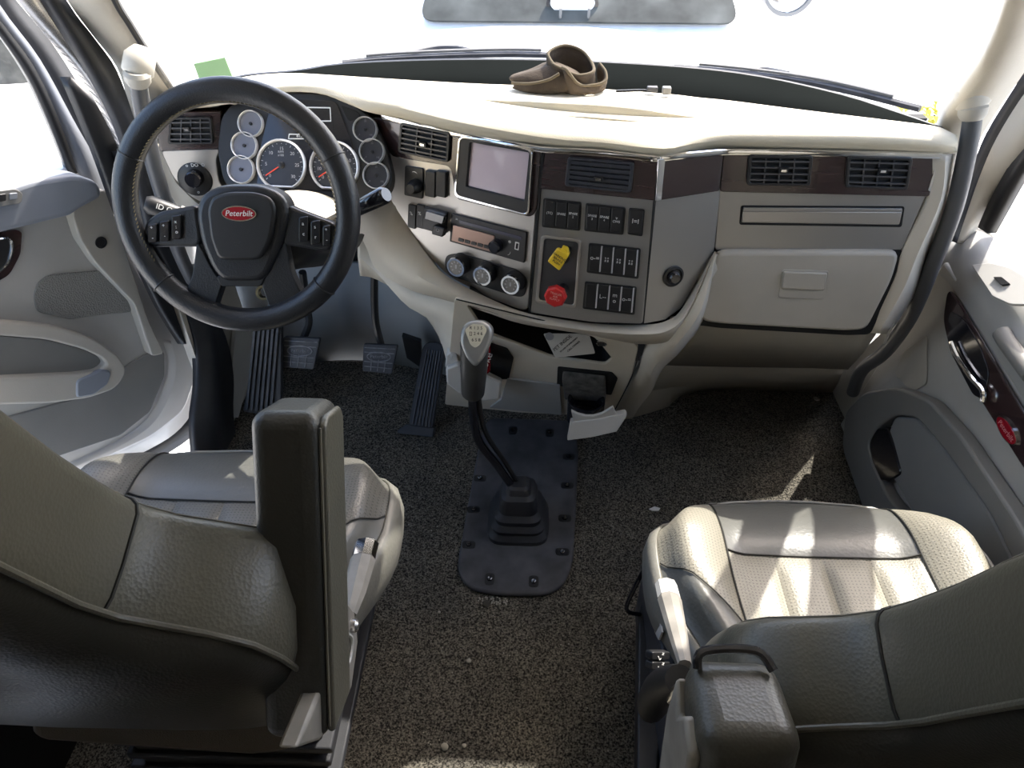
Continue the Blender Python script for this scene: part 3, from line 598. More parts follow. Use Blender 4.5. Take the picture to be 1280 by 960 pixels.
skin('console_arm', [[(893, 316, 1.245), (866, 385, 1.20), (838, 420, 1.20), (806, 440, 1.22), (796, 470, 1.29), (775, 505, 1.40), (768, 522, 1.47)],
                     [(895, 318, 1.242), (876, 388, 1.20), (848, 428, 1.205), (820, 456, 1.235), (808, 480, 1.31), (788, 508, 1.42), (778, 524, 1.48)],
                     [(897, 320, 1.27), (880, 398, 1.25), (852, 438, 1.27), (828, 462, 1.30), (814, 490, 1.37), (800, 508, 1.45), (790, 524, 1.50)]], BEIGE, solid=.03, label='beige curved arm running down to the carpet')
# lower console face
F4 = Fr(AY(680, 408, 1.232), (1, -.16, 0), AY(680, 408, 1.232) - AY(660, 513, 1.46))
F4.ring('console_panel', [(568, 374), (640, 391), (702, 406), (788, 424), (798, 434), (790, 470), (764, 521), (650, 516), (556, 506)], [(583, 381), (640, 398), (700, 412), (742, 421), (752, 432), (765, 448), (756, 456), (690, 447), (606, 416)], -.010, -.002, BEIGE, D, r=.012, ri=.010, bevel=.002, label='beige lower console panel with an open cubby')
gp = []
for pts in ([(570, 374), (702, 406), (788, 424), (798, 434), (790, 470), (764, 521)],): gp = [F4.at(px, py, .0) for px, py in pts]
mk('panel_gap', *g_tube(spline(gp, 5), .0014, 6), DARK, D)
# cubby: a real pocket
cu = F4.poly([(583, 381), (640, 398), (700, 412), (742, 421), (752, 432), (765, 448), (756, 456), (690, 447), (606, 416)], -.004, .01)
V = [F4.P(a, -.004) for a in cu] + [F4.P(a, -.004) + Vector((0, .14, .03)) for a in cu]; n = len(cu)
mk('cubby', V, [[i, (i + 1) % n, (i + 1) % n + n, i + n] for i in range(n)] + [list(range(n, 2 * n))], BLACK, D, label='black cubby pocket')
F4.plate('console_skirt', [(634, 474), (700, 482), (702, 519), (612, 510), (626, 500)], -.002, .004, FIRE, D, r=.004, label='blue grey lower console skirt')
so_ = F4.lathe('power_socket', 752, 428, [(.011, -.002), (.011, .004), (.008, .005), (.0075, -.01), (.001, -.01)], CHROME, D)
F4.lathe('socket_hole', 752, 428, [(.0078, .0), (.0078, .0042), (.001, .0042)], DARK, so_)
# drawers
F4.plate('drawer_opening', [(697, 459), (765, 466), (772, 474), (764, 494), (696, 482)], -.02, .0005, DARK, D, r=.006, bevel=0)
F4.plate('drawer_opening', [(596, 424), (634, 436), (642, 448), (636, 474), (620, 474), (596, 460)], -.02, .0005, DARK, D, r=.006, bevel=0)
# open cup holder drawer (part of the dashboard)
cc = AZ(733, 499, .30); Fcup = Fr(cc, (1, 0, 0), (0, 1, 0)); DUST = mat('dusty_black', (.075, .073, .068), .8, var=.5, vscale=60)
ch = mk('cup_drawer', *g_prism([F4.at(703, 463, .003), F4.at(757, 469, .003), AZ(758, 490, .303), AZ(706, 488, .303)], (0, 0, -.03)), DUST, D, bevel=.003, label='dusty black open cup holder drawer')
V, Fc = Fcup.g_lathe((0, 0), [(.028, -.055), (.035, -.05), (.0375, -.004), (.0395, .0), (.0435, .0), (.0445, -.004), (.043, -.06)], 36)
mk('cup_ring', V, Fc[:-2], BLACKG, ch)
mk('cup_floor', *Fcup.g_lathe((0, 0), [(.036, -.056), (.034, -.050), (.001, -.050)], 24), DARK, ch)
V, Fc = Fcup.g_lathe((0, -.002), [(.028, -.036), (.028, -.033), (.034, -.033), (.035, -.038)], 30); mk('cup_ledge', V, Fc[:-2], BLACKG, ch)
yF = AZ(742, 521, .30).y
mk('drawer_lip', *g_prism([AY(px, py, yF) for px, py in ((714, 511), (722, 515), (732, 517.5), (742, 517.5), (752, 514.5), (760, 510), (766, 506), (773, 521), (718, 529))], (0, -.006, -.002)), PLASTL, ch, bevel=.001)
mk('drawer_front', *g_prism([AY(px, py, yF - .008 - q) for px, py, q in ((713, 528, 0), (748, 524, 0), (781, 517, 0), (784, 520, 0), (771, 540, .014), (740, 547, .016), (709, 551, .014))], (0, .012, .004)), PLASTL, ch, bevel=.002, label='pale drawer front')
# left drawer with front
ld = mk('cup_drawer', *g_prism([AY(px, py, 1.33) for px, py in ((557, 461), (572, 455), (606, 468), (627, 478), (625, 500), (604, 502), (572, 492), (558, 480))], (0, .03, -.01)), PLASTL, D, bevel=.005, label='pale half open left cup drawer')
mk('drawer_lip', *g_prism([AY(px, py, 1.35) for px, py in ((556, 460), (558, 444), (570, 436), (574, 456))], (.0, .05, .01)), PLASTL, ld, bevel=.003)
mk('drawer_holder', *g_prism([AY(px, py, 1.38) for px, py in ((612, 442), (640, 446), (630, 474), (606, 462))], (.0, .03, .0)), BLACK, ld, bevel=.003)

# soda can in the left drawer
cb, ct = AY(602, 464, 1.30), AY(605, 424, 1.30)
can = root('soda_can', (cb.x, cb.y, cb.z), 'red soda can with white script in the left cup drawer', 'can')
FK = Fr(cb, (1, 0, 0), (0, 1, 0)); hh = ct.z - cb.z
mk('can_body', *FK.g_lathe((0, 0), [(.016, 0), (.021, .006), (.0215, hh - .01), (.018, hh)], 20), CANRED, can)
mk('can_lid', *FK.g_lathe((0, 0), [(.018, hh), (.0185, hh + .002), (.016, hh + .001), (.001, hh + .001)], 20), CHROME, can)
FKt = Fr(cb + Vector((.010, -.0205, hh * .42)), (1, .35, 0), (0, 0, 1)); mk('can_script', *FKt.tgeo('Coke', (0, 0), .026, .0015, rot=1.2, shear=.3), WHITEK, can, smooth=False)
# crumpled paper cup behind the lever
q = AY(566, 440, 1.36); bm = bmesh.new(); bmesh.ops.create_icosphere(bm, subdivisions=2, radius=.012)
for v in bm.verts: v.co = Vector((v.co.x * .6, v.co.y, v.co.z * 1.9)) * (1 + random.uniform(-.2, .2)) + q
bm.verts.index_update(); mk('paper_wad', [v.co.copy() for v in bm.verts], [[v.index for v in f.verts] for f in bm.faces], WHITEK, ang=20, label='crumpled white paper scrap in the cup drawer beside the lever', cat='paper'); bm.free()
# pet sign card leaning in the cubby
FS = Fr(F4.at(712, 428, .004), F4.u, F4.v - F4.n * .8)
card = [(679, 417), (736, 417), (744, 442), (694, 447)]
sg = root('sign_card', FS.at(712, 445, 0), 'grey card reading PET INSIDE propped in the dash cubby', 'sign')
FS.plate('card', card, 0, .0015, PAPER, sg, r=.004, bevel=0)
for t, px, py, sz in (('PET INSIDE', 703, 429, .0105), ('IN CASE OF EMERGENCY', 711, 431, .0045), ('CALL OWNER', 717, 433, .0056)):
    FS.text('sign_lettering', t, px, py, sz, .0018, INK, sg, rot=.85)
FS.lathe('sign_logo', 687, 420, [(.009, .0015), (.009, .002), (.001, .002)], mark2, sg)

# ------------------------------------------------------------------ steering wheel and column
wc = AY(302, 261, 1.085); FW = Fr(wc, (1, 0, 0), (0, .15, .36)); RM, Rm = .178, .0195
W = root('steering_wheel', wc, 'black leather steering wheel with red oval emblem', 'steering wheel')
ringp = [FW.P((math.cos(a) * RM, math.sin(a) * RM), .02) for a in [2 * math.pi * i / 72 for i in range(72)]]
rim = mk('rim', *g_tube(ringp, Rm, 16, True, up=FW.n), WHEELL, W)
for a in (27, 153, 222, 318):
    q = [FW.P((math.cos(R(a)) * RM + math.cos(R(a)) * math.cos(b) * (Rm + .0006), math.sin(R(a)) * RM + math.sin(R(a)) * math.cos(b) * (Rm + .0006)), .02 + math.sin(b) * (Rm + .0006)) for b in [2 * math.pi * i / 20 for i in range(20)]]
    mk('rim_seam', *g_tube(q, .0012, 6, True), BLACK, rim)
gs = []
for i in range(110):
    a = R(-215 + 250 * i / 109 + 90 - 0) if False else R(-30 + 240 * i / 109); b = R(152)
    p = FW.P((math.cos(a) * (RM + math.cos(b) * (Rm + .0004)), math.sin(a) * (RM + math.cos(b) * (Rm + .0004))), .02 + math.sin(b) * (Rm + .0004))
    d = FW.P((-math.sin(a) * .6 + .8 * math.cos(a) * 0, math.cos(a) * .6), 0) - FW.o + FW.n * .7
    gs.append(g_box(p, (.0011, .0011, .006), d.to_track_quat('Z', 'Y').to_matrix()))
mk('stitching', *join(*gs), MUSTARD, rim, smooth=False)
hub = FW.plate('hub_cover', [(243, 266), (250, 243), (275, 231), (325, 231), (352, 243), (362, 264), (352, 305), (335, 343), (325, 352), (277, 352), (264, 337), (250, 305)], -.02, .028, WHEELL, W, r=.018, bevel=.010, seg=4)
FW.plate('horn_pad', [(258, 262), (264, 246), (284, 240), (318, 240), (338, 247), (345, 262), (339, 298), (326, 325), (272, 325), (262, 298)], .026, .037, BLACK, hub, r=.012, bevel=.006, seg=4)
em = FW.uv(298, 267, .041)
def oval(fr, c, a, b, h0, h1, n=32): return g_prism([fr.P((c[0] + math.cos(q) * a, c[1] + math.sin(q) * b), h0) for q in [2 * math.pi * i / n for i in range(n)]], fr.n * (h1 - h0))
e0 = mk('emblem', *oval(FW, em, .0275, .0118, .036, .0395), CHROME, W)
mk('emblem_field', *oval(FW, em, .0258, .0102, .0395, .0405), REDE, e0)
mk('emblem_script', *FW.tgeo('Peterbilt', em, .0125, .0407, shear=.25), WHITEK, e0, smooth=False)
FW.text('horn_symbol', 'o<', 297, 304, .012, .0372, mat('embossed_black', (.03, .03, .032), .5), hub)
for nm, pts in (('spoke', [(182, 276), (200, 264), (246, 256), (252, 300), (248, 309), (186, 309), (176, 298)]),
                ('spoke', [(360, 256), (372, 262), (420, 280), (418, 306), (410, 315), (352, 306)]),
                ('spoke', [(246, 300), (266, 338), (278, 354), (272, 372), (264, 396), (226, 378), (240, 346)]),
                ('spoke', [(356, 300), (338, 338), (326, 354), (332, 372), (342, 396), (380, 374), (364, 342)]),
                ('spoke', [(262, 376), (282, 392), (324, 391), (342, 374), (352, 398), (322, 408), (272, 409), (244, 396)])):
    FW.plate(nm, pts, -.004, .02, WHEELL if nm == 'spoke' else BLACK, W, r=.010, bevel=.006, seg=3)
FW.plate('hub_lower', [(270, 345), (332, 345), (326, 358), (276, 358)], -.01, .022, BLACK, W, r=.005, bevel=.004)
def pad(cols, t):
    for i, (x0, y0, x1, y1) in enumerate(cols):
        s_ = FW.plate('wheel_button', [(x0, y0 + 2), (x1, y0), (x1, y1), (x0, y1 + 1)], .02, .026, BLACKG, W, r=.003, bevel=.0015)
        FW.text('button_symbol', t[i], (x0 + x1) / 2, (y0 + y1) / 2, .008, .0263, WHITEK, s_)
pad([(184, 279, 196, 303), (199, 275, 211, 302), (214, 268, 226, 299)], ['+\n\n-', '+\n\n-', 'x\n:\no'])
pad([(373, 270, 385, 302), (388, 275, 400, 305), (403, 281, 413, 306)], ['a\n\nc', 's\n\nr', '+\n\n-'])
C_ = root('steering_column', FW.P((0, 0), -.2), 'cream topped steering column with stalks behind the wheel', 'steering column')
def halfl(a0, a1, prof, n=20):
    V = []
    for r_, h in prof:
        for i in range(n + 1):
            q = R(a0 + (a1 - a0) * i / n); V.append(FW.P((.02 + math.cos(q) * r_ * 1.25, -.05 + math.sin(q) * r_ * .80), h))
    return V, [[i * (n + 1) + j, i * (n + 1) + j + 1, (i + 1) * (n + 1) + j + 1, (i + 1) * (n + 1) + j] for i in range(len(prof) - 1) for j in range(n)]
mk('upper_shroud', *halfl(-10, 190, [(.03, -.012), (.055, -.016), (.072, -.03), (.082, -.07), (.085, -.14), (.085, -.24)]), CREAM, C_, solid=.006)
mk('lower_shroud', *halfl(190, 350, [(.03, -.012), (.055, -.016), (.07, -.03), (.078, -.07), (.085, -.14), (.10, -.24)]), BLACK, C_, solid=.006)
p0, p1 = AY(396, 284, 1.16), AY(483, 243, 1.10)
st = mk('right_stalk', *g_tube([p0, p0.lerp(p1, .5), p0.lerp(p1, .55), p0.lerp(p1, .57)], [.007, .008, .008, .013], 14), BLACK, C_)
mk('stalk_grip', *g_tube([p0.lerp(p1, .56), p0.lerp(p1, .6), p0.lerp(p1, .97), p1], [.011, .0135, .0145, .011], 16), BLACKG, st)
p0, p1 = AY(246, 274, 1.19), AY(181, 254, 1.17)
st = mk('left_stalk', *g_tube([p0, p0.lerp(p1, .5), p0.lerp(p1, .9), p1], [.011, .0145, .0165, .012], 16), BLACK, C_)
mk('stalk_band', *g_tube([p0.lerp(p1, .05), p0.lerp(p1, .34)], [.0135, .0155], 16), GREIGE, st)
FLs = Fr(p0.lerp(p1, .48) + Vector((0, -.013, .010)), p0 - p1, (0, .6, .8)); mk('stalk_symbol', *FLs.tgeo('ID OO', (0, 0), .013, .0035), WHITEK, st, smooth=False)
V, Fc = FW.g_lathe(FW.uv(329, 366, -.01), [(.008, -.02), (.0085, -.008), (.0125, -.008), (.013, -.02)], 20); mk('ignition_ring', V, Fc[:-2], mat('brass_ring', (.35, .31, .2), .3, metal=.8), C_)

# ------------------------------------------------------------------ pedals
def pedal(name, q, Y, label, arm, oval_=True):
    FP = Fr(AY(*q[0], Y), (1, 0, 0), (0, .45, 1)); c = FP.at(sum(p[0] for p in q) / 4, q[2][1])
    P_ = root(name, c, label, 'pedal'); FP.plate('pad', q, -.008, .008, RUBBERD, P_, r=.006, bevel=.002)
    a, b, c_, d = [FP.uv(*p, .008) for p in q]; gs = []
    for t in (.12, .28, .62, .80): gs.append(FP.bar(a.lerp(d, t).lerp(b.lerp(c_, t), .05), b.lerp(c_, t).lerp(a.lerp(d, t), .05), .002, .008, .0105))
    for s in (.28, .5, .72): gs.append(FP.bar(d.lerp(c_, s).lerp(a.lerp(b, s), .06), d.lerp(c_, s).lerp(a.lerp(b, s), .48), .002, .008, .0105))
    mk('tread_rib', *join(*gs), WORN, P_, smooth=False)
    m = a.lerp(c_, .42).lerp(b.lerp(d, .42), .5); rx = (b - a).length * .34
    mk('oval_ring', *g_tube([FP.P((m.x + math.cos(t) * rx, m.y + math.sin(t) * rx * .42), .009) for t in [2 * math.pi * i / 24 for i in range(24)]], .0018, 6, True), WORN, P_)
    mk('oval_lettering', *FP.tgeo('Peterbilt', m, .014, .0092), WORN, P_, smooth=False)
    mk('arm', *g_tube(spline([AY(*p) for p in arm], 5), .010, 8), BLACK, P_)
pedal('clutch_pedal', [(354, 421), (400, 423), (392, 462), (352, 459)], 1.58, 'worn black clutch pedal nearest the ribbed foot rest', [(378, 425, 1.60), (386, 405, 1.62), (384, 385, 1.64), (378, 340, 1.62)])
pedal('brake_pedal', [(454, 430), (497, 432), (490, 468), (453, 464)], 1.58, 'worn black brake pedal between clutch and accelerator', [(477, 433, 1.60), (470, 405, 1.62), (468, 375, 1.62), (468, 330, 1.60)])
# accelerator: floor hinged treadle
a0, a1, b1, b0 = AZ(497, 541, .008), AZ(541, 546, .008), AY(556, 432, 1.66), AY(532, 427, 1.66)
FA = Fr(a0, a1 - a0, b0 - a0)
G = root('accelerator_pedal', a0.lerp(a1, .5), 'long ribbed accelerator pedal standing on the carpet', 'pedal')
FA.plate('treadle', [(510, 532), (541, 536), (556, 437), (550, 428), (535, 427), (528, 434)], -.012, .006, RUBBER, G, r=.01, bevel=.003)
for i in range(6):
    s = (i + .6) / 6.2; FAa = FA.uv(513 + 26 * s, 530 + 4 * s, .007); FAb = FA.uv(532 + 20 * s, 437 + 2 * s, .007); mk('rib', *FA.bar(FAa, FAb, .0034, .006, .010), RUBBERD, G, smooth=False)
FA.plate('hinge_base', [(496, 538), (508, 530), (543, 534), (541, 547), (498, 542)], -.02, .004, RUBBER, G, r=.003, bevel=.002)
mk('link', *g_prism([AY(502, 420, 1.70), AY(526, 428, 1.70), AY(528, 462, 1.70), AY(508, 448, 1.70)], (0, .02, 0)), BLACK, G, bevel=.003)
# ribbed foot rest
FRf = Fr(AY(330, 480, 1.50), (1, .05, 0), (.04, .35, 1))
G = root('foot_rest', FRf.at(325, 517), 'black ribbed rubber foot rest left of the clutch', 'foot rest')
FRf.plate('base', [(303, 515), (336, 520), (352, 500), (352, 400), (318, 400), (312, 470)], -.02, 0, RUBBER, G, r=.01, bevel=.003)
for i in range(6): mk('rib', *FRf.bar(FRf.uv(309 + 6.0 * i, 511 + i), FRf.uv(320 + 5.6 * i, 402), .006, 0, .007), RUBBERD, G, smooth=False)
# inner kick surround between door seal and foot rest
mk('trim_14', *g_prism([AX(296, 400, -.835), AX(330, 400, -.835), AX(312, 470, -.835), AX(298, 522, -.835), AX(284, 522, -.835)], (-.01, 0, 0)), PLASTL, label='pale sill plate edge left of the foot rest', kind='structure')

# ------------------------------------------------------------------ gear lever, boot plate
Fz = Fr((0, 1.3, .0), (1, 0, 0), (0, 1, 0))
PL = root('shifter_plate', (-.02, 1.28, 0), 'black floor cover plate with rubber boot and bolts', 'floor plate')
po = [(610, 521), (718, 525), (723, 560), (720, 640), (716, 705), (704, 732), (680, 743), (620, 742), (585, 735), (571, 712), (574, 690), (592, 590), (600, 548)]
Fz.plate('plate', po, 0, .014, RUBBERD, PL, r=.03, bevel=.006, seg=3)
cN = Fz.uv(650, 640, .014)
for px, py in ((711, 571), (709, 607), (706, 648), (703, 690), (600, 598), (592, 637), (586, 681), (612, 724), (667, 727), (641, 538), (687, 541)):
    c = Fz.uv(px, py, .014); d = (c - cN); side = px < 605 or px > 695
    hx, hy = (.016, .011) if side else (.011, .016)
    nt_ = mk('bolt_notch', *g_prism([Fz.P(q, .0136) for q in roundpoly([(c.x - hx, c.y - hy), (c.x + hx, c.y - hy), (c.x + hx, c.y + hy), (c.x - hx, c.y + hy)], .008)], (0, 0, .0012)), BLACK, PL)
    mk('bolt', *Fz.g_lathe(c, [(.0065, .0146), (.006, .019), (.004, .020), (.001, .0185)], 6), BLACKG, nt_, ang=20)
bc = AZ(648, 652, .014)
def sq(hw, z, dx=0, dy=0, n=6):
    q = roundpoly([(bc.x + dx - hw, bc.y + dy - hw), (bc.x + dx + hw, bc.y + dy - hw), (bc.x + dx + hw, bc.y + dy + hw), (bc.x + dx - hw, bc.y + dy + hw)], hw * .55, n); return [Vector((p.x, p.y, z)) for p in q]
tiers = [(h_, .014 + (z_ - .014) * 1.2) for h_, z_ in [(.074, .014), (.074, .024), (.068, .03), (.064, .034), (.066, .044), (.060, .05), (.056, .054), (.057, .066), (.050, .072), (.046, .076), (.045, .10), (.040, .112), (.030, .118), (.024, .130), (.018, .134)]]
secs = [sq(h, z, 0, 0) for h, z in tiers]; n = len(secs[0])
mk('boot', [p for s in secs for p in s], [[i * n + j, i * n + (j + 1) % n, (i + 1) * n + (j + 1) % n, (i + 1) * n + j] for i in range(len(secs) - 1) for j in range(n)] + [[(len(secs) - 1) * n + j for j in range(n)]], RUBBER, PL, ang=28)
GL = root('gear_lever', Vector((bc.x, bc.y, .13)), 'black gear lever with grey grip and shift pattern knob', 'gear lever')
pA, pB, pC = AY(645, 615, bc.y), AY(596, 545, bc.y - .02), AY(590, 484, bc.y - .05)
mk('stem', *g_tube(spline([pA, pA.lerp(pB, .5), pB, pC], 6), .0095, 12), BLACKG, GL)
mk('air_line', *g_tube(spline([pA + Vector((.012, .01, 0)), pA.lerp(pB, .5) + Vector((.018, .005, .004)), pB + Vector((.018, .004, .012)), pC + Vector((.010, 0, 0))], 6), .0055, 10), BLACK, GL)
pD, pE = AY(591, 493, bc.y - .05), AY(594, 412, bc.y - .09)
ax = (pE - pD).normalized()
gr = mk('grip', *g_tube([pD, pD.lerp(pE, .04), pD.lerp(pE, .45), pD.lerp(pE, .5), pD.lerp(pE, .8)], [.019, .0235, .0265, .0255, .0275], 20, up=(1, 0, 0)), mat('grip_grey', (.045, .044, .042), .4), GL)
FK = Fr(AY(595, 424, bc.y - .115), (1, 0, 0), (0, .55, .83))
kn = FK.plate('knob', [(574, 428), (577, 408), (588, 400), (606, 401), (616, 410), (615, 425), (603, 450), (594, 460), (584, 450)], -.05, -.001, mat('knob_pewter', (.30, .30, .29), .3, metal=.5), GL, r=.012, bevel=.008, seg=4)
FK.plate('shift_pattern', [(581, 412), (590, 405), (604, 406), (609, 412), (600, 431), (594, 435), (588, 431)], -.0012, .0004, mat('pattern_plate', (.62, .58, .45), .4), kn, r=.004, bevel=0)
FK.text('pattern_text', 'R 1 3 5', 595, 410, .008, .0006, INK, kn); FK.text('pattern_text', '[] 2 4 6', 595, 417, .008, .0006, INK, kn); FK.text('pattern_text', '6 S 8', 595, 425, .008, .0006, INK, kn)
# ------------------------------------------------------------------ seats
LEATHP = mat('armrest_leather', (.055, .052, .042), .38, var=.1, bump=.14, bscale=300, vor=True)
def ss(a, b, x): t = max(0, min(1, (x - a) / (b - a))); return t * t * (3 - 2 * t)
def make_seat(name, m, cx, yf, cz, label, y_back, lean, bz, mats):
    S = root(name, (cx, yf - .25, .0), label, 'seat')
    MF, MP, MB, MS = mats
    def hw(y): q = max(0, min(1, (y + .17) / .17)); return .165 + .112 * math.sqrt(max(0, 1 - q * q)) - .075 * (1 - ss(-.45, -.20, y))
    def Z(r, y):
        q = max(0, min(1, (y + .14) / .14)); a = abs(r)
        return .038 * ss(.45, .82, a) * (1 - .85 * q) - .045 * ss(.86, 1.0, a) - .05 * q * q - .01 * (1 - a * a)
    def P(r, y, dz=0):
        q = max(0, min(1, (y + .14) / .14)); return Vector((cx + r * hw(y), yf + y - .035 * q * abs(r) ** 2.5, cz + Z(r, y) + dz))
    def rb(y): return min(.86, .163 / hw(y))
    def panel(nm, rf, yfn, mt, nu=12, nv=14, bul=.007, par=S, **k):
        rows = []
        for j in range(nv + 1):
            v = j / nv; rr = []
            for i in range(nu + 1):
                u = i / nu; y0, y1 = yfn(u); y = y0 + (y1 - y0) * v; r0, r1 = rf(y); r = r0 + (r1 - r0) * u
                e = (1 - abs(2 * u - 1) ** 5) * (1 - abs(2 * v - 1) ** 7)
                rr.append(P(r, y, bul * e - .004))
            rows.append(rr)
        return mk(nm, *g_grid(rows), mt, par, ang=80, **k)
    YB = -.44
    # body below the panels
    outl = [(-1, YB + (0 - YB) * i / 14) for i in range(14)] + [(-1 + 2 * i / 20, 0) for i in range(21)] + [(1, 0 + YB * (i + 1) / 14) for i in range(14)]
    rows = []
    for dz, grow in ((-.004, 0), (-.018, .012), (-.05, .016), (-.09, .012), (-.13, -.01)):
        rr = []
        for r, y in outl:
            p = P(r, y, 0); d = Vector((r * (1 if abs(r) == 1 else .5), .9 if y > -.03 else .0, 0)); d = d.normalized() if d.length else d
            rr.append(Vector((p.x + d.x * grow, p.y + d.y * grow, p.z + dz)))
        rows.append(rr)
    mk('cushion_side', *g_grid(rows), MS, S, ang=70, solid=.006)
    mk('cushion_base', *g_prism([Vector((cx + r * (hw(y) - .012), yf + y - .006, cz - .06)) for r, y in outl], (0, 0, -.09)), LEATHD, S)
    panel('front_panel', lambda y: (-rb(y), rb(y)), lambda u: (0, -.165), MF, 20, 12, .006)
    for i in range(4):
        a = -1 + 2 * i / 4; panel('pleat', lambda y, a=a: (a * rb(y), (a + .5) * rb(y)), lambda u: (-.165, YB), MP, 8, 16, .009)
    for s in (-1, 1):
        yb = lambda u: -.19 - .14 * (1 - u)
        panel('bolster_front', lambda y, s=s: (rb(y) * s, 1.0 * s), lambda u: (0, yb(u)), MB, 12, 14, .006)
        panel('bolster_rear', lambda y, s=s: (rb(y) * s, 1.0 * s), lambda u: (yb(u), YB), MF, 12, 12, .005)
        mk('seam', *g_tube([P(rb(YB * i / 30) * s, YB * i / 30 - .001, -.0015) for i in range(31)], .0016, 6), SEAM, S)
        mk('seam', *g_tube([P((rb(yb(i / 12)) + (1 - rb(yb(i / 12))) * i / 12) * s, yb(i / 12), -.001) for i in range(13)], .0014, 6), SEAM, S)
    mk('seam', *g_tube([P((-1 + 2 * i / 20) * rb(-.165), -.165, -.0015) for i in range(21)], .0016, 6), SEAM, S)
    # backrest loft
    sl, cl = math.sin(lean), math.cos(lean); ang_ = [2 * math.pi * i / 40 for i in range(40)]
    prof = [(-.02, .20, .07), (.0, .25, .12), (.03, .275, .145), (.10, .29, .16), (.2, .293, .165), (.26, .290, .16), (.30, .275, .15), (.325, .245, .14), (.345, .210, .135), (.37, .182, .135), (.41, .168, .135), (.48, .162, .13), (.56, .160, .13), (.64, .155, .125), (.70, .145, .12), (.74, .12, .11), (.76, .07, .07)]
    def BP(h, w_, T, q, grow=0):
        c, s = math.cos(q), math.sin(q); e = 2 / 4.2
        x = math.copysign(abs(c) ** e, c) * (w_ + grow); d = math.copysign(abs(s) ** e, s) * (T / 2 + grow)
        d += .035 * abs(x / max(w_, .01)) ** 3 * (1 if d > 0 else .55) * ss(0, .1, h)
        return Vector((cx + x, y_back - h * sl + d * cl, bz + h * cl + d * sl))
    fine = []
    for (h0, w0, t0), (h1, w1, t1) in zip(prof, prof[1:]):
        for i in range(2): t = i / 2; fine.append((h0 + (h1 - h0) * t, w0 + (w1 - w0) * t, t0 + (t1 - t0) * t))
    fine.append(prof[-1]); n = 40
    V = [BP(*p, q) for p in fine for q in ang_]
    front, rear = [], []
    for i in range(len(fine) - 1):
        for j in range(n):
            f = [i * n + j, i * n + (j + 1) % n, (i + 1) * n + (j + 1) % n, (i + 1) * n + j]
            (rear if 22 <= j < 38 else front).append(f)
    front += [[(len(fine) - 1) * n + j for j in range(n)], list(range(n))]
    mk('backrest', V, front, LEATH, S, ang=80); mk('backrest_rear_shaded', V, rear, LEATHD, S, ang=80)  # rear faces get darker leather, the shade behind the seat put into colour
    def prm(h):
        for (h0, w0, t0), (h1, w1, t1) in zip(prof, prof[1:]):
            if h0 <= h <= h1: t = (h - h0) / (h1 - h0); return (h, w0 + (w1 - w0) * t, t0 + (t1 - t0) * t)
        return prof[-1]
    for j in (22, 38):
        mk('piping', *g_tube([BP(*prm(.02 + .7 * i / 50), ang_[j], .002) for i in range(51)], .0032, 8), LEATH, S)
    for js in (range(-2, 9), range(12, 23)):
        mk('seam', *g_tube([BP(*prm(.385), 2 * math.pi * j / 40, .0006) for j in js], .0018, 6), SEAM, S)
    for j in (4, 5.0, 16, 15):
        mk('stitching', *g_tube([BP(*prm(.04 + .68 * i / 60), 2 * math.pi * j / 40, .0004) for i in range(61)], .0012, 6), THREAD, S)
    # suspension base
    mk('suspension_base', *g_box((cx, yf - .24, (cz - .14) * .5), (.34, .36, cz - .14)), BLACK, S, bevel=.01)
    mk('bellows', *join(*[g_box((cx, yf - .24, .06 + i * .05), (.38 - .02 * (i % 2), .38, .02)) for i in range(max(2, int((cz - .2) / .05)))]), RUBBER, S, bevel=.004)
    return S, P, BP, prm
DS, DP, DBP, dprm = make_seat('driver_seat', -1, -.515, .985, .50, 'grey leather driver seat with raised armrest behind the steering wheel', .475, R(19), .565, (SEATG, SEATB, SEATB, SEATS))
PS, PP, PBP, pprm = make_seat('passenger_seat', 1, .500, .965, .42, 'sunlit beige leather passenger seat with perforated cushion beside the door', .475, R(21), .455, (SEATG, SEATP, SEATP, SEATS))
def padbox(name, a, b, wx, dy, m, parent, bev=.016, tip=1.0):
    a, b = Vector(a), Vector(b); t = (b - a).normalized(); u = Vector((1, 0, 0)); d = t.cross(u).normalized()
    V = []
    for p, k in ((a, 1), (b, tip)):
        for i, j in ((-1, -1), (1, -1), (1, 1), (-1, 1)): V.append(p + u * i * wx / 2 * k + d * j * dy / 2 * k)
    return mk(name, V, [[0, 1, 2, 3][::-1], [4, 5, 6, 7], [0, 1, 5, 4], [1, 2, 6, 5], [2, 3, 7, 6], [3, 0, 4, 7]], m, parent, bevel=bev, seg=5)
# driver armrest folded up
a, b = Vector((-.232, .372, .665)), Vector((-.232, .54, .965))
ar = padbox('armrest', a, b, .066, .085, LEATHD, DS); ar['label'] = 'upright dark leather armrest'
t = (b - a).normalized(); dd = Vector((0, -t.z, t.y))
mk('armrest_side', *g_prism([a + Vector((.031, 0, 0)) + t * s - dd * q for s, q in ((.008, -.034), (.33, -.034), (.338, -.02), (.338, .024), (.325, .034), (.012, .034))], (.008, 0, 0)), LEATH, ar, bevel=.006, seg=4)
mk('stitching', *g_tube([a + Vector((.0355, 0, 0)) + t * s + dd * .0395 for s in [.02 + .31 * i / 20 for i in range(21)]], .0014, 6), THREAD, ar)
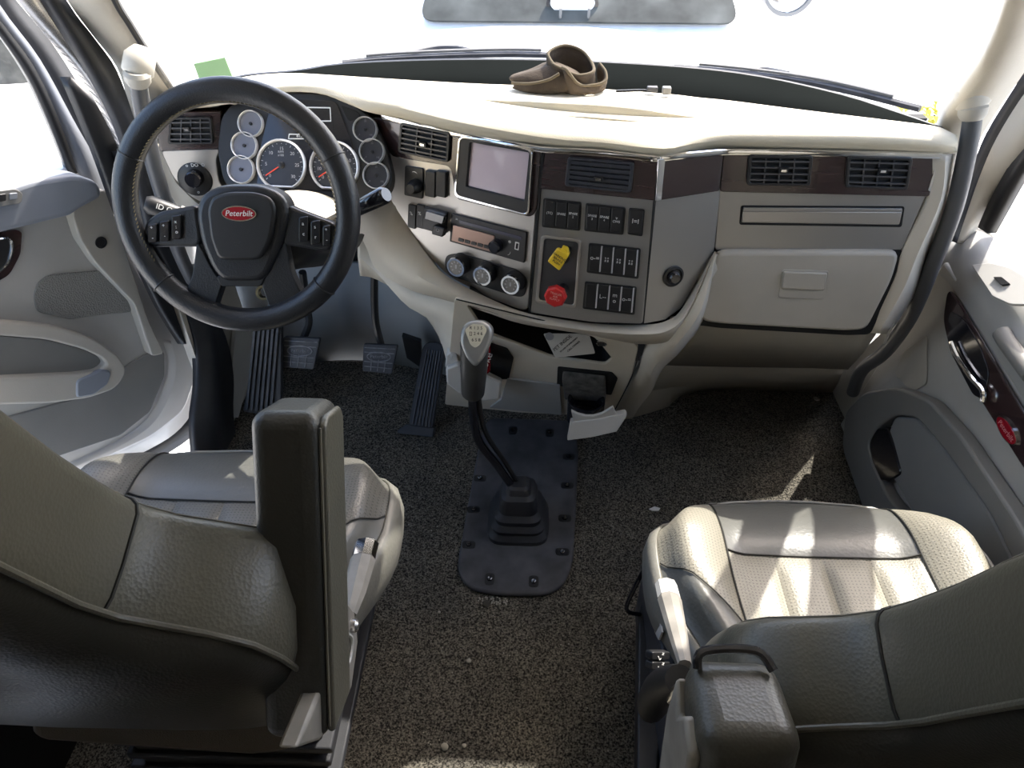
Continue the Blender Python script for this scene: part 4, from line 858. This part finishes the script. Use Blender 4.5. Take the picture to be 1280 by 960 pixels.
# driver recliner lever, side shield, bolt
h0, h1 = AX(436, 768, -.225), AX(458, 682, -.225)
lv = mk('recline_lever', *g_tube([h0, h0.lerp(h1, .3), h0.lerp(h1, .78), h0.lerp(h1, .79), h1], [.010, .015, .0175, .016, .016], 8, up=(1, 0, 0), flat=.7), PLASTG, DS, ang=25)
mk('lever_tip', *g_tube([h0.lerp(h1, .8), h0.lerp(h1, 1.04)], [.0168, .0165], 8, up=(1, 0, 0), flat=.7), CHROME, lv, ang=25)
sh = [(428, 742), (444, 765), (448, 800), (440, 860), (424, 900), (400, 926), (372, 936), (392, 885), (418, 820)]
mk('side_shield', *g_prism([AX(px, py, -.205) for px, py in sh], (-.02, 0, 0)), PLASTG, DS, bevel=.004, label='scuffed grey plastic side shield')
FX = Fr(AX(442, 782, -.203), (0, 1, 0), (0, 0, 1)); FX.lathe('bolt', 442, 782, [(.008, -.004), (.008, .003), (.005, .006), (.001, .006)], METALS, DS, seg=14)
V, Fc = g_tube(spline([AX(px, py, -.203) for px, py in ((435, 792), (440, 800), (437, 826), (430, 830), (430, 806))], 5), .0022, 6); mk('shield_rib', V, Fc, PLASTL, DS)
# fabric skirt under the driver backrest
FAB = mat('brown_fabric', (.07, .055, .038), .95, var=.25, bump=.5, bscale=400)
mk('rear_skirt', *g_prism([AY(px, py, .44) for px, py in ((32, 898), (60, 886), (360, 896), (372, 918), (366, 942), (320, 948), (60, 930), (34, 922))], (0, .07, -.02)), FAB, DS, bevel=.018, seg=4, label='brown fabric skirt below the backrest')
# passenger armrest, hinge cover, levers, switches
a, b = Vector((.193, .265, .545)), Vector((.193, .335, .815))
ar = padbox('armrest', a, b, .088, .10, LEATHP, PS, bev=.022); ar['label'] = 'short leather armrest stub'
FXp = Fr(Vector((.148, .3, .7)), (0, -1, 0), (0, 0, 1))
t = (b - a).normalized(); dd = Vector((0, t.z, -t.y))
mk('armrest_cover', *g_prism([a + Vector((-.040, 0, 0)) + t * s + dd * q for s, q in ((.0, -.04), (.25, -.04), (.262, -.01), (.235, .012), (.262, .034), (.20, .05), (.0, .05))], (-.012, 0, 0)), PLASTG, ar, bevel=.004, label='grey plastic armrest side cover')
mk('stitching', *g_tube([a + Vector((-.0385, 0, 0)) + t * s - dd * .0485 for s in [.02 + .22 * i / 20 for i in range(21)]], .0014, 6), THREAD, ar)
mk('armrest_lever', *g_tube(spline([b + Vector((-.034, .028, -.008)), b + Vector((-.028, .040, .002)), b + Vector((.02, .042, .002)), b + Vector((.034, .026, -.004))], 5), .0045, 8), BLACKG, ar)
mk('chrome_button', *g_tube([AX(838, 876, .150), AX(846, 864, .150), AX(851, 856, .150)], [.004, .006, .004], 10), CHROME, ar)
h0, h1 = AX(856, 830, .205), AX(833, 733, .215)
lv = mk('recline_lever', *g_tube([h0, h0.lerp(h1, .3), h0.lerp(h1, .8), h0.lerp(h1, .81), h1], [.009, .013, .018, .0165, .0165], 8, up=(1, 0, 0), flat=.7), PLASTG, PS, ang=25)
mk('lever_tip', *g_tube([h0.lerp(h1, .82), h0.lerp(h1, 1.03)], [.0172, .017], 8, up=(1, 0, 0), flat=.7), PLASTL, lv, ang=25)
mk('hinge_cover', *g_tube(spline([AX(812, 890, .19), AX(826, 862, .185), AX(850, 850, .185)], 5), [.016, .02, .022, .024, .024, .024, .024, .023, .022, .02, .018], 14), BLACK, PS)
mk('side_panel', *g_prism([(.222, .42, .10), (.222, .88, .10), (.222, .88, .30), (.222, .72, .33), (.222, .42, .34)], (.02, 0, 0)), mat('dark_navy_panel', (.03, .033, .042), .5), PS, bevel=.004)
mk('seat_rail', *g_prism([AZ(px, py, .20) for px, py in ((828, 650), (838, 650), (822, 985), (796, 985), (798, 770))], (0, 0, -.05)), BLACK, PS, bevel=.004)
FXs = Fr(AX(828, 826, .212), (.5, .5, 0), (-.2, .5, .8))
for py in (820, 832.5):
    s_ = FXs.plate('rocker_switch', [(816, py - 5), (838, py - 5), (837, py + 5), (815, py + 5)], -.012, .003, BLACK, PS, r=.003, bevel=.0015); FXs.text('switch_symbol', 'L +', 827, py, .011, .0033, WHITEK, s_)
mk('seat_tag', *g_prism([AX(px, py, .218) for px, py in ((817, 755), (823, 770), (827, 790), (823, 800), (818, 790))], (.003, 0, 0)), PLASTL, PS)
hp = [AZ(800, 768, .20), AZ(786, 765, .22), AZ(784, 755, .23), AZ(798, 725, .27), AZ(806, 710, .30)]
sr = mk('slide_bar', *g_tube(spline(hp, 5), .0042, 8), BLACKG, PS); mk('bar_knob', *g_tube([hp[-1].lerp(hp[-2], .15), hp[-1], hp[-1] + (hp[-1] - hp[-2]).normalized() * .012], [.007, .0095, .006], 10), BLACK, sr)

# ------------------------------------------------------------------ doors
dirF = Vector((.5, .866, 0)); FD = Fr((-.90, 1.53, .4), dirF, (0, 0, 1))
LD = root('door_1', (-.95, 1.44, 0), 'open driver door with grey trim and speaker grille', 'door', kind='structure')
FD.plate('door_shell', [(-150, 230), (60, 218), (110, 205), (150, 290), (205, 395), (240, 435), (248, 470), (232, 515), (190, 548), (100, 590), (-150, 700)], -.06, -.004, JAMB, LD, r=.03, bevel=.01)
FD.plate('door_panel', [(-150, 270), (0, 245), (96, 226), (132, 300), (178, 395), (200, 430), (196, 470), (170, 520), (120, 548), (-150, 640)], -.01, .004, DOORG, LD, r=.02, bevel=.004, label='pale grey door trim panel')
FD.plate('lower_panel', [(160, 456), (188, 440), (206, 440), (206, 470), (188, 515), (150, 545), (60, 575), (-60, 600), (-60, 540), (110, 494)], .0, .008, POCKET, LD, r=.01, bevel=.003, label='darker lower door carpet panel')
FD.plate('front_block', [(90, 268), (100, 246), (132, 236), (150, 290), (186, 400), (206, 442), (190, 446), (168, 380), (120, 330), (100, 300)], .0, .03, GREIGE, LD, r=.012, bevel=.008, seg=3)
FD.lathe('grommet', 126, 303, [(.013, .03), (.013, .0325), (.0095, .0325), (.009, .0305), (.001, .0305)], BLACK, LD, h=.03)
FD.plate('armrest_ledge', [(-150, 262), (0, 240), (40, 226), (96, 218), (124, 228), (130, 246), (100, 262), (90, 270), (0, 292), (-150, 330)], .0, .06, BLUEG, LD, r=.02, bevel=.014, seg=4, label='grey armrest ledge with sky reflection in its colour')  # bluish colour carries the sky reflection on the ledge
sw = FD.plate('window_switch', [(-20, 241), (20, 236), (29, 242), (27, 254), (-20, 262)], .06, .064, POCKET, LD, r=.006)
FD.plate('rocker', [(-6, 244), (8, 242), (8, 251), (-6, 254)], .064, .070, BLACK, sw, r=.002); FD.plate('rocker', [(12, 242), (22, 241), (22, 249), (12, 250)], .064, .067, BLUEG, sw, r=.002)
wd = FD.plate('wood_trim', [(-60, 300), (20, 287), (28, 290), (26, 318), (12, 344), (-10, 356), (-60, 362)], .004, .009, WOOD, LD, r=.012)
FD.plate('handle_recess', [(-40, 306), (8, 297), (15, 306), (10, 328), (-4, 342), (-40, 350)], .009, .010, BLACK, wd, r=.01)
mk('handle_ring', *g_tube(spline([FD.at(px, py, .011) for px, py in ((-6, 300), (8, 298), (15, 306), (10, 328), (-4, 342))], 5), .003, 8), CHROME, wd)
gq = [(42, 372), (46, 355), (60, 344), (100, 340), (128, 338), (150, 350), (166, 390), (110, 396), (90, 400), (46, 390)]
gp = FD.plate('speaker_grille', gq, .004, .008, mat('grille_cloth', (.22, .215, .20), .8, bump=.8, bscale=300, vor=True), LD, r=.012, bevel=.002, label='grey speaker grille')
pk = FD.ring('map_pocket', [(-150, 396), (0, 402), (70, 408), (120, 424), (150, 446), (160, 464), (146, 486), (112, 498), (60, 505), (-150, 510)], [(-140, 424), (0, 420), (60, 425), (105, 437), (128, 448), (134, 456), (124, 464), (100, 468), (60, 470), (-140, 480)], .002, .03, GREIGE, LD, r=.02, ri=.02, bevel=.010, seg=3, label='oval door pocket rim')
FD.plate('pocket_back', [(-140, 424), (0, 420), (60, 425), (105, 437), (128, 448), (134, 456), (124, 464), (100, 468), (60, 470), (-140, 480)], .0, .010, POCKET, pk, r=.02)
FD.plate('cup_pocket', [(96, 476), (128, 462), (140, 464), (136, 480), (118, 494), (96, 498)], .02, .034, BLUEG, pk, r=.01, bevel=.004)
def fdl(name, A, B, h0, h1, m, solid=.03, **k): return surf(name, [[FD.at(px, py, h0) for px, py in A], [FD.at(px, py, h1) for px, py in B]], m, LD, solid=solid, **k)
fdl('window_frame', [(-60, -60), (0, 25), (38, 76), (62, 122), (82, 172), (97, 215)], [(-30, -60), (0, 6), (50, 74), (92, 150), (128, 215), (150, 270)], .0, .0, BLUEG, label='blue grey window frame')
fdl('glass_seal', [(-80, -60), (0, 44), (33, 92), (52, 130), (72, 178), (88, 221)], [(-60, -60), (0, 25), (38, 76), (62, 122), (82, 172), (97, 216)], .0, .004, BLACK)
fdl('door_seal', [(-10, -60), (4, 4), (54, 72), (96, 148), (134, 215), (158, 270), (215, 385), (256, 440), (256, 490), (236, 528), (190, 560), (90, 610)], [(10, -60), (22, 0), (68, 58), (112, 130), (150, 205), (172, 262), (226, 378), (268, 436), (270, 490), (250, 536), (196, 575), (90, 630)], -.03, -.05, RUBBER, label='black rubber door seal')
fdl('inner_jamb', [(206, 425), (212, 452), (206, 486), (186, 524), (150, 552), (80, 585)], [(244, 430), (254, 470), (248, 500), (226, 535), (186, 562), (80, 612)], .002, -.03, JAMB, label='painted metal door edge')
FD.plate('window_glass', [(-140, -60), (-70, -50), (0, 46), (33, 93), (52, 131), (73, 180), (88, 222), (0, 244), (-140, 262)], -.022, -.018, GLASS, LD, r=.004, bevel=0)

FP_ = Fr((.87, 1.2, .4), (0, 1, 0), (0, 0, 1))
RD = root('door_2', (.90, 1.0, 0), 'closed passenger door with wood strip and red emblem', 'door', kind='structure')
mk('door_panel', *g_prism([(.872, .30, .01), (.872, 1.57, .01), (.872, 1.415, .63), (.872, .30, .60)], (.05, 0, 0)), DOORG, RD, bevel=.006, label='pale grey passenger door trim')
ue = [(1165, 338, .873), (1184, 352, .868), (1215, 396, .866), (1250, 452, .866), (1290, 516, .866), (1400, 700, .866)]
um = [(1176, 308, .895), (1200, 320, .888), (1234, 352, .886), (1265, 395, .884), (1310, 450, .884), (1430, 590, .884)]
uo = [(1190, 283, .93), (1212, 285, .93), (1247, 300, .935), (1280, 328, .935), (1330, 372, .935), (1460, 480, .935)]
ul = surf('upper_trim', [[AX(*p) for p in l] for l in (ue, um, uo)], mat('door_upper_grey', (.42, .42, .41), .45, bump=.1, bscale=500), RD, solid=.02, label='grey upper door ledge')
FUp = Fr(AX(1250, 352, .89), AX(1280, 395, .884) - AX(1234, 352, .886), AX(1247, 300, .935) - AX(1234, 352, .886))
sw = FUp.plate('window_switch', [(1214, 331), (1238, 328), (1262, 334), (1300, 356), (1310, 382), (1262, 380), (1240, 370)], .0, .006, PLASTL, RD, r=.006, bevel=.002)
FUp.plate('rocker', [(1241, 346), (1252, 346), (1262, 354), (1252, 356)], .006, .011, BLACK, sw, r=.002)
wp = [(1184, 360), (1196, 374), (1228, 428), (1262, 486), (1300, 550), (1330, 640), (1280, 588), (1226, 502), (1188, 444), (1178, 400)]
wd = FP_.plate('wood_trim', wp, -.002, .006, WOOD, RD, r=.02, bevel=.003, label='dark wood strip with door handle')
FP_.plate('handle_recess', [(1187, 388), (1204, 398), (1224, 432), (1236, 466), (1230, 500), (1216, 494), (1192, 448), (1184, 412)], .006, .008, BLACKG, wd, r=.012)
mk('pull_handle', *g_tube(spline([FP_.at(px, py, .016) for px, py in ((1189, 428), (1198, 448), (1214, 472), (1228, 488), (1228, 502))], 5), .0052, 8), CHROME, wd, label='chrome pull handle')
c = FP_.uv(1259, 538, .008); em_ = mk('emblem', *g_prism([FP_.P(c + Vector((math.cos(q) * .036, math.sin(q) * .016)), .005) for q in [2 * math.pi * i / 28 for i in range(28)]], FP_.n * .005), CHROME, wd)
mk('emblem_field', *g_prism([FP_.P(c + Vector((math.cos(q) * .033, math.sin(q) * .0135)), .010) for q in [2 * math.pi * i / 28 for i in range(28)]], FP_.n * .001), REDE, em_)
mk('emblem_script', *Fr(FP_.P(c, .0112), -FP_.u, FP_.v).tgeo('Peterbilt', (0, 0), .015, .0, shear=.25), mat('emblem_script_pink', (.6, .2, .22), .4), em_, smooth=False)
ro = [(1052, 560), (1056, 515), (1080, 490), (1120, 484), (1160, 500), (1200, 545), (1270, 650), (1330, 760), (1200, 760), (1080, 640)]
ri = [(1088, 575), (1084, 555), (1094, 536), (1118, 518), (1146, 522), (1176, 556), (1236, 640), (1290, 750), (1210, 740), (1108, 620)]
pk = FP_.ring('map_pocket', ro, ri, -.002, .030, POCKET, RD, r=.03, ri=.03, bevel=.012, seg=3, label='dark grey door pocket rim')
FP_.plate('pocket_back', [(1112, 590), (1108, 548), (1118, 520), (1146, 522), (1176, 556), (1236, 640), (1290, 750), (1210, 740), (1140, 640)], .0, .022, mat('pocket_panel_grey', (.24, .24, .235), .5), pk, r=.02, bevel=.006)
FP_.plate('cup_pocket', [(1073, 560), (1090, 536), (1108, 533), (1114, 548), (1126, 592), (1108, 604), (1080, 592)], .0, .026, BLACKG, pk, r=.015, bevel=.004)
FP_.plate('lower_seam', [(1128, 440), (1158, 418), (1158, 480), (1140, 490), (1118, 468)], .0, .002, GREIGE, RD, r=.012, label='flat grey speaker patch')
mk('pull_cup', *g_tube(spline([AX(px, py, .868) for px, py in ((1252, 416), (1262, 432), (1290, 470))], 4), .016, 10), POCKET, RD)
mk('window_glass', *g_prism([(.945, .45, .98), (.945, .97, .98), (.945, 1.22, .70), (.945, 1.60, .66), (.945, 1.25, 1.64), (.945, .45, 1.64)], (.005, 0, 0)), GLASS, RD)

# ------------------------------------------------------------------ grab handles
def grab(name, top, pts, rad, label, mount):
    G = root(name, pts[-1], label, 'grab handle', 'pillar grab handles')
    mk('bar', *g_tube(spline(pts, 6), rad, 16), mat('handle_' + name[-1] + label[:3], (.075, .078, .085), .42, bump=.08, bscale=500), G)
    d = (pts[0] - pts[1]).normalized()
    mk('collar', *g_tube([pts[0] - d * .012, pts[0] - d * .004, pts[0] + d * .008, pts[0] + d * .014], [rad * 1.12, rad * 1.45, rad * 1.5, rad * 1.2], 18), GREIGE, G)
    q = mount; mk('mount', *g_tube([q[0], q[0].lerp(q[1], .15), q[0].lerp(q[1], .7), q[1]], [rad * 1.3, rad * 1.75, rad * 1.7, rad * .8], 14), BEIGE, G, ang=50)
lh = [AY(172, 98, 1.27), AY(176, 125, 1.275), AY(182, 160, 1.28), AY(192, 205, 1.285), AY(205, 250, 1.30), AY(222, 310, 1.36), AY(240, 350, 1.45)]
grab('grab_handle', 0, lh, .0145, 'grey grab handle on the left pillar behind the steering wheel', (AY(171, 96, 1.275), AY(177, 58, 1.30)))
rh = [AY(1216, 140, 1.29), AY(1214, 160, 1.285), AY(1206, 205, 1.275), AY(1192, 262, 1.27), AY(1168, 325, 1.28), AY(1138, 395, 1.32), AY(1106, 440, 1.38), AY(1078, 462, 1.45), AY(1066, 490, 1.50)]
grab('grab_handle', 0, rh, .0155, 'long grey grab handle curving down beside the passenger door', (AY(1217, 136, 1.295), AY(1213, 100, 1.31)))

# ------------------------------------------------------------------ things on the dash top
def lump(name, lines, m, parent, th): return mk(name, *g_grid([spline(l, 5) for l in lines]), m, parent, solid=th, ang=80)
gb_ = AZ(705, 112, .968)
GV = root('work_glove', gb_, 'crumpled dark brown suede glove lying on the dash top', 'glove')
HEM = mat('brown_hem', (.12, .095, .06), .9)
bm = bmesh.new(); bmesh.ops.create_icosphere(bm, subdivisions=4, radius=1)
for v in bm.verts:
    x, y, z = v.co; w_ = .5 + .5 * ss(-1, .3, x); k = 1 + .10 * math.sin(5 * x + 2 * y) + .08 * math.sin(7 * y - 3 * z)
    v.co = gb_ + Vector((-.035 + x * .07, .012 + y * .042 * w_ * k, max(0, .016 + z * .026 * w_ * k)))
bm.verts.index_update(); mk('palm', [v.co.copy() for v in bm.verts], [[v.index for v in f.verts] for f in bm.faces], BROWN, GV, ang=80); bm.free()
def ribbon(nm, base, th):
    up_ = [[Vector((p[0], p[1], p[3] * t)) + gb_ for p in base] for t in (0, .35, .7, 1)]
    for r_, row_ in enumerate(up_): row_[:] = [p + Vector((.004 * math.sin(9 * i / len(row_) * 2 + r_), .003 * math.cos(7 * i / len(row_) + r_), 0)) for i, p in enumerate(row_)]
    L = [spline(r_, 4) for r_ in up_]; o = mk(nm, *g_grid(L), BROWN, GV, solid=th, ang=80); mk('cuff_hem', *g_tube(L[-1], .0028, 8), HEM, o)
ribbon('cuff', [(-.022, .0, 0, .046), (-.028, .025, 0, .060), (-.005, .05, 0, .066), (.03, .045, 0, .058), (.055, .02, 0, .042), (.05, -.006, 0, .034), (.02, -.016, 0, .032), (-.008, -.008, 0, .044), (-.024, .004, 0, .047)], .004)
ribbon('fold', [(-.006, -.014, 0, .046), (.006, -.026, 0, .044), (.018, -.028, 0, .022), (.045, -.022, 0, .014), (.072, -.012, 0, .018), (.078, .008, 0, .030), (.068, .03, 0, .040)], .004)
ribbon('fold', [(-.10, .002, 0, .012), (-.07, -.018, 0, .016), (-.03, -.024, 0, .024), (-.008, -.02, 0, .036)], .005)
cb_ = [AZ(px, py, .968) for px, py in ((770, 114), (800, 113), (815, 114), (838, 117))]
CB = root('wire_connector', cb_[2], 'small grey wire plug resting on the dash beside the glove', 'connector')
mk('cable', *g_tube(spline(cb_[:3], 5), .0025, 6), BLACK, CB); mk('plug', *g_box(cb_[2] + Vector((.0, 0, .004)), (.02, .012, .01)), RUBBERD, CB, bevel=.002); mk('plug_end', *g_box(cb_[3] + Vector((-.008, 0, .006)), (.016, .014, .013)), POCKET, CB, bevel=.002)
def onws(px, py):      # point on the windshield, seen through a pixel
    y = 1.5
    for _ in range(8): p = AY(px, py, y); y = 1.62 - .52 / .72 * (p.z - .955)
    return p
sq_ = [(242, 80), (281, 72), (291, 97), (252, 108)]
V = [AY(px, py, 1.40) for px, py in sq_]; mk('windshield_sticker', *g_prism(V, (0, .002, .001)), GREEN, smooth=False, label='square green sticker low on the left of the windshield', cat='sticker')

# ------------------------------------------------------------------ floor litter
def pebble(name, px, py, r, m, label, cat, group=None, z=.004):
    p = AZ(px, py, z); bm = bmesh.new(); bmesh.ops.create_icosphere(bm, subdivisions=2, radius=r)
    for v in bm.verts: v.co = Vector((v.co.x * random.uniform(.8, 1.3), v.co.y * random.uniform(.8, 1.3), v.co.z * .6)) + p
    bm.verts.index_update(); mk(name, [v.co.copy() for v in bm.verts], [[v.index for v in f.verts] for f in bm.faces], m, ang=60, label=label, cat=cat, group=group); bm.free()
STONE = mat('pale_stone', (.35, .33, .28), .9); DIRT = mat('dark_dirt', (.05, .045, .038), .9)
pebble('pebble', 556, 933, .007, STONE, 'largest pale pebble on the carpet near the bottom edge', 'pebble')
pebble('pebble', 580, 932, .004, STONE, 'small pale pebble right of the largest one', 'pebble')
pebble('pebble', 586, 826, .005, STONE, 'lone pale pebble midway between the two seats', 'pebble')
pebble('pebble', 549, 765, .003, STONE, 'tiny pale pebble behind the cover plate', 'pebble')
pebble('dirt_clump', 608, 755, .009, DIRT, 'dark dirt clump below the cover plate', 'dirt')
for i in range(14): pass
g = []
for i in range(40):
    p = AZ(598 + random.random() * 36, 746 + random.random() * 10, .003); g.append(g_box(p, (.003, .003, .002), Matrix.Rotation(random.random() * 3, 3, 'Z')))
for i in range(60):
    qx, qy = 470 + random.random() * 320, 560 + random.random() * 380
    if 560 < qx < 730 and qy < 750: continue
    p = AZ(qx, qy, .002); g.append(g_box(p, (.0022, .0022, .0015), Matrix.Rotation(random.random() * 3, 3, 'Z')))
mk('crumbs', *join(*g), STONE, smooth=False, label='pale crumbs and grit scattered over the carpet', cat='crumbs', kind='stuff')
V = [AZ(px, py, .006) for px, py in ((811, 637), (818, 634), (825, 636), (823, 639), (815, 639))]; mk('paper_scrap', *g_prism(V, (0, 0, .003)), WHITEK, smooth=False, label='torn white paper scrap on the carpet beside the passenger seat', cat='paper')
pebble('dirt_clump', 430, 498, .008, DIRT, 'dark clump on the carpet below the brake pedal', 'dirt')
FXc = Fr((0, 1.7, .0), (1, 0, 0), (0, 1, 0))
mk('carpet_screw', *FXc.g_lathe(FXc.uv(1021, 497, .01), [(.010, 0), (.010, .006), (.006, .009), (.001, .009)], 14), METALS, label='round metal screw at the corner of the passenger footwell', cat='screw')

# ------------------------------------------------------------------ outside
GZ = -1.35
struct('ground', *g_prism([(-60, -40, GZ), (60, -40, GZ), (60, 80, GZ), (-60, 80, GZ)], (0, 0, -.2)), CONC, 'pale sunlit ground around the truck')
H = root('truck_hood', (0, 2.3, .3), 'white truck hood beyond the windshield', 'hood')
rows = []
for y, z, wd_ in ((1.74, .80, .95), (1.95, .84, .95), (2.3, .81, .93), (2.7, .74, .86), (3.1, .64, .78), (3.35, .50, .72), (3.42, .2, .70)):
    rows.append([Vector((wd_ * s, y, z - .16 * abs(s) ** 3 - (.5 if abs(s) > 1.02 else 0))) for s in (-1.04, -1, -.8, -.5, -.2, 0, .2, .5, .8, 1, 1.04)])
mk('hood_panel', *g_grid(rows), WHITEP, H, solid=.02, ang=60)
def wiper(name, pts, piv, label):
    Wp = root(name, pts[0], label, 'wiper', 'windshield wipers'); P_ = resamp(spline(pts, 5), 20)
    mk('blade', *g_tube(P_, .007, 6, up=(0, 0, 1)), RUBBERD, Wp); mk('blade_frame', *g_tube([p + Vector((0, .004, .010)) for p in P_[2:-2]], .004, 6, up=(0, 0, 1)), POCKET, Wp)
    mk('arm', *g_tube(spline(piv, 4), .006, 8), RUBBERD, Wp)
wiper('windshield_wiper', [AY(428, 79, 1.72), AY(480, 74, 1.75), AY(560, 70, 1.77), (AY(640, 68, 1.78)), AY(706, 70, 1.77)], [AY(515, 66, 1.80), AY(545, 60, 1.84), AY(572, 60, 1.84), AY(590, 64, 1.82)], 'left windshield wiper resting behind the steering wheel side')
wiper('windshield_wiper', [AY(842, 84, 1.72), AY(930, 92, 1.70), AY(1030, 107, 1.62), AY(1150, 136, 1.48)], [AY(940, 90, 1.74), AY(952, 86, 1.78), AY(985, 92, 1.72)], 'right windshield wiper resting before the passenger side')
MR = root('hood_mirror', AY(985, 12, 2.9), 'round convex mirror standing on the hood right side', 'mirror')
FMr = Fr(AY(987, -16, 2.9), (1, 0, 0), (0, .2, 1)); V, Fc = FMr.g_lathe((0, 0), [(.078, 0), (.080, .012), (.092, .012), (.094, -.02)], 32); mk('rim', V, Fc[:-2], POCKET, MR)
mk('glass', *FMr.g_lathe((0, 0), [(.08, -.01), (.078, .004), (.05, .010), (.001, .012)], 32), mat('mirror_pale', (.8, .8, .8), .1, metal=.9), MR)
q = FMr.P((0, -.08)); mk('stem', *g_tube([q, q + Vector((.25, -.1, -.25)), Vector((.84, 2.6, .55))], .01, 8), WHITEP, MR)
# vehicle parked in front
VH = root('parked_vehicle', (.27, 8.0, GZ), 'white vehicle parked nose to nose beyond the hood', 'vehicle')
mk('body', *g_prism([(.27 - 1.3, y, z) for y, z in ((5.2, GZ + .4), (5.1, GZ + .8), (5.3, GZ + 1.12), (6.1, -.16), (7.1, .62), (9.6, .66), (10, -.1), (10.2, GZ + .4))], (2.6, 0, 0)), WHITEP, VH, bevel=.06, seg=3)
def VW(px, py): # on the sloping windscreen
    y = 6.2
    for _ in range(10): p = AY(px, py, y); y = 6.1 + (p.z + .16) * (1.0 / .78)
    return p + Vector((0, -.02, .02))
VC = VW(715, 5)
win = roundpoly([(.27 - 1.15 + .02, 0), (.27 + 1.15 - .02, 0), (.27 + .92, 1), (.27 - .92, 1)], .12, 5)
def vs_(x, t): t_ = .06 + t * .88; return Vector((x, 6.1 + t_ * 1.0 - .02, -.16 + t_ * .78 + .02))
vw = mk('windscreen', *g_prism([vs_((q_.x - .27) * 1.08 + .29, q_.y) for q_ in win], (0, -.01, .014)), GLASSD, VH)
for nm, (px, py), a_, b_, m_, d_ in (('mirror_ring', (715, 10), .20, .105, BLACKG, .02), ('mirror_face', (715, 11), .17, .082, WHITEK, .035)):
    c_ = VW(px, py); mk(nm, *g_prism([c_ + Vector((math.cos(q) * a_, -d_ - .0, math.sin(q) * b_ + d_)) for q in [2 * math.pi * i / 28 for i in range(28)]], (0, -.01, 0)), m_, VH)
for px in (700, 735): c_ = VW(px, 27); mk('mirror_arm', *g_tube([c_, c_ + Vector((0, -.04, .09))], .012, 6), POCKET, VH)
for sx in (-1, 1):
    for y in (5.9, 9.2): FWh = Fr(Vector((.27 + sx * 1.3, y, GZ + .36)), (0, 1, 0), (0, 0, 1)); FWh.n = Vector((sx, 0, 0)); mk('tyre', *FWh.g_lathe((0, 0), [(.36, -.2), (.36, .01), (.22, .02), (.001, .02)], 24), RUBBER, VH)
# bank and shrubs
def shrub(name, c, r, n, m, label, lf=.12, group=None):
    S = root(name, c, label, 'shrub', group); g = []
    for i in range(n):
        d = Vector((random.gauss(0, .5), random.gauss(0, .5), abs(random.gauss(.5, .35)))); p = Vector(c) + d * r; s = lf * random.uniform(.6, 1.3)
        mt = Matrix.Rotation(random.random() * 6.3, 3, 'Z') @ Matrix.Rotation(random.uniform(-1, 1), 3, 'X'); q = [p + mt @ Vector(v) for v in ((0, 0, 0), (s * .4, s * .5, .02), (0, s, 0), (-s * .4, s * .5, .02))]; g.append((q, [[0, 1, 2], [0, 2, 3]]))
    mk('foliage', *join(*g), m, S, smooth=False); mk('stem', *join(*[g_tube([Vector(c), Vector(c) + Vector((random.uniform(-.3, .3) * r, random.uniform(-.3, .3) * r, .7 * r))], [.03, .01], 6) for _ in range(5)]), DIRT, S)
rows = []
for i in range(26):
    rows.append([Vector((-16.2 + i * .43 - j * .35 + random.uniform(-.1, .1), 8.5 + j * .45 + .15 * math.sin(i) + random.uniform(-.1, .1), GZ - .05 + .5 * j + random.uniform(-.12, .12) * (j > 0))) for j in range(9)])
mk('stone_bank', *g_grid(rows), ROCK, smooth=False, label='grey brushy bank beyond the open driver door', cat='bank', kind='structure')
for i, (x, y, r_, lb) in enumerate(((-6.2, 9.6, .42, 'lowest dark shrub on the bank seen through the driver window'), (-8.4, 10.2, .55, 'larger dark shrub behind the lowest one on the bank'), (-11.0, 9.8, .6, 'dark shrub furthest left on the bank outside the driver window'))):
    shrub('shrub', (x, y, GZ + (y - 8.5) * 1.1), r_, 500, LEAF, lb, .16)
c = AZ(1166, 140, GZ); c = CAMP + ray(1166, 138) * 7.0; shrub('roadside_weed', (c.x, c.y, c.z - .25), .26, 70, LEAFY, 'yellow green weeds beyond the right wiper', .10)
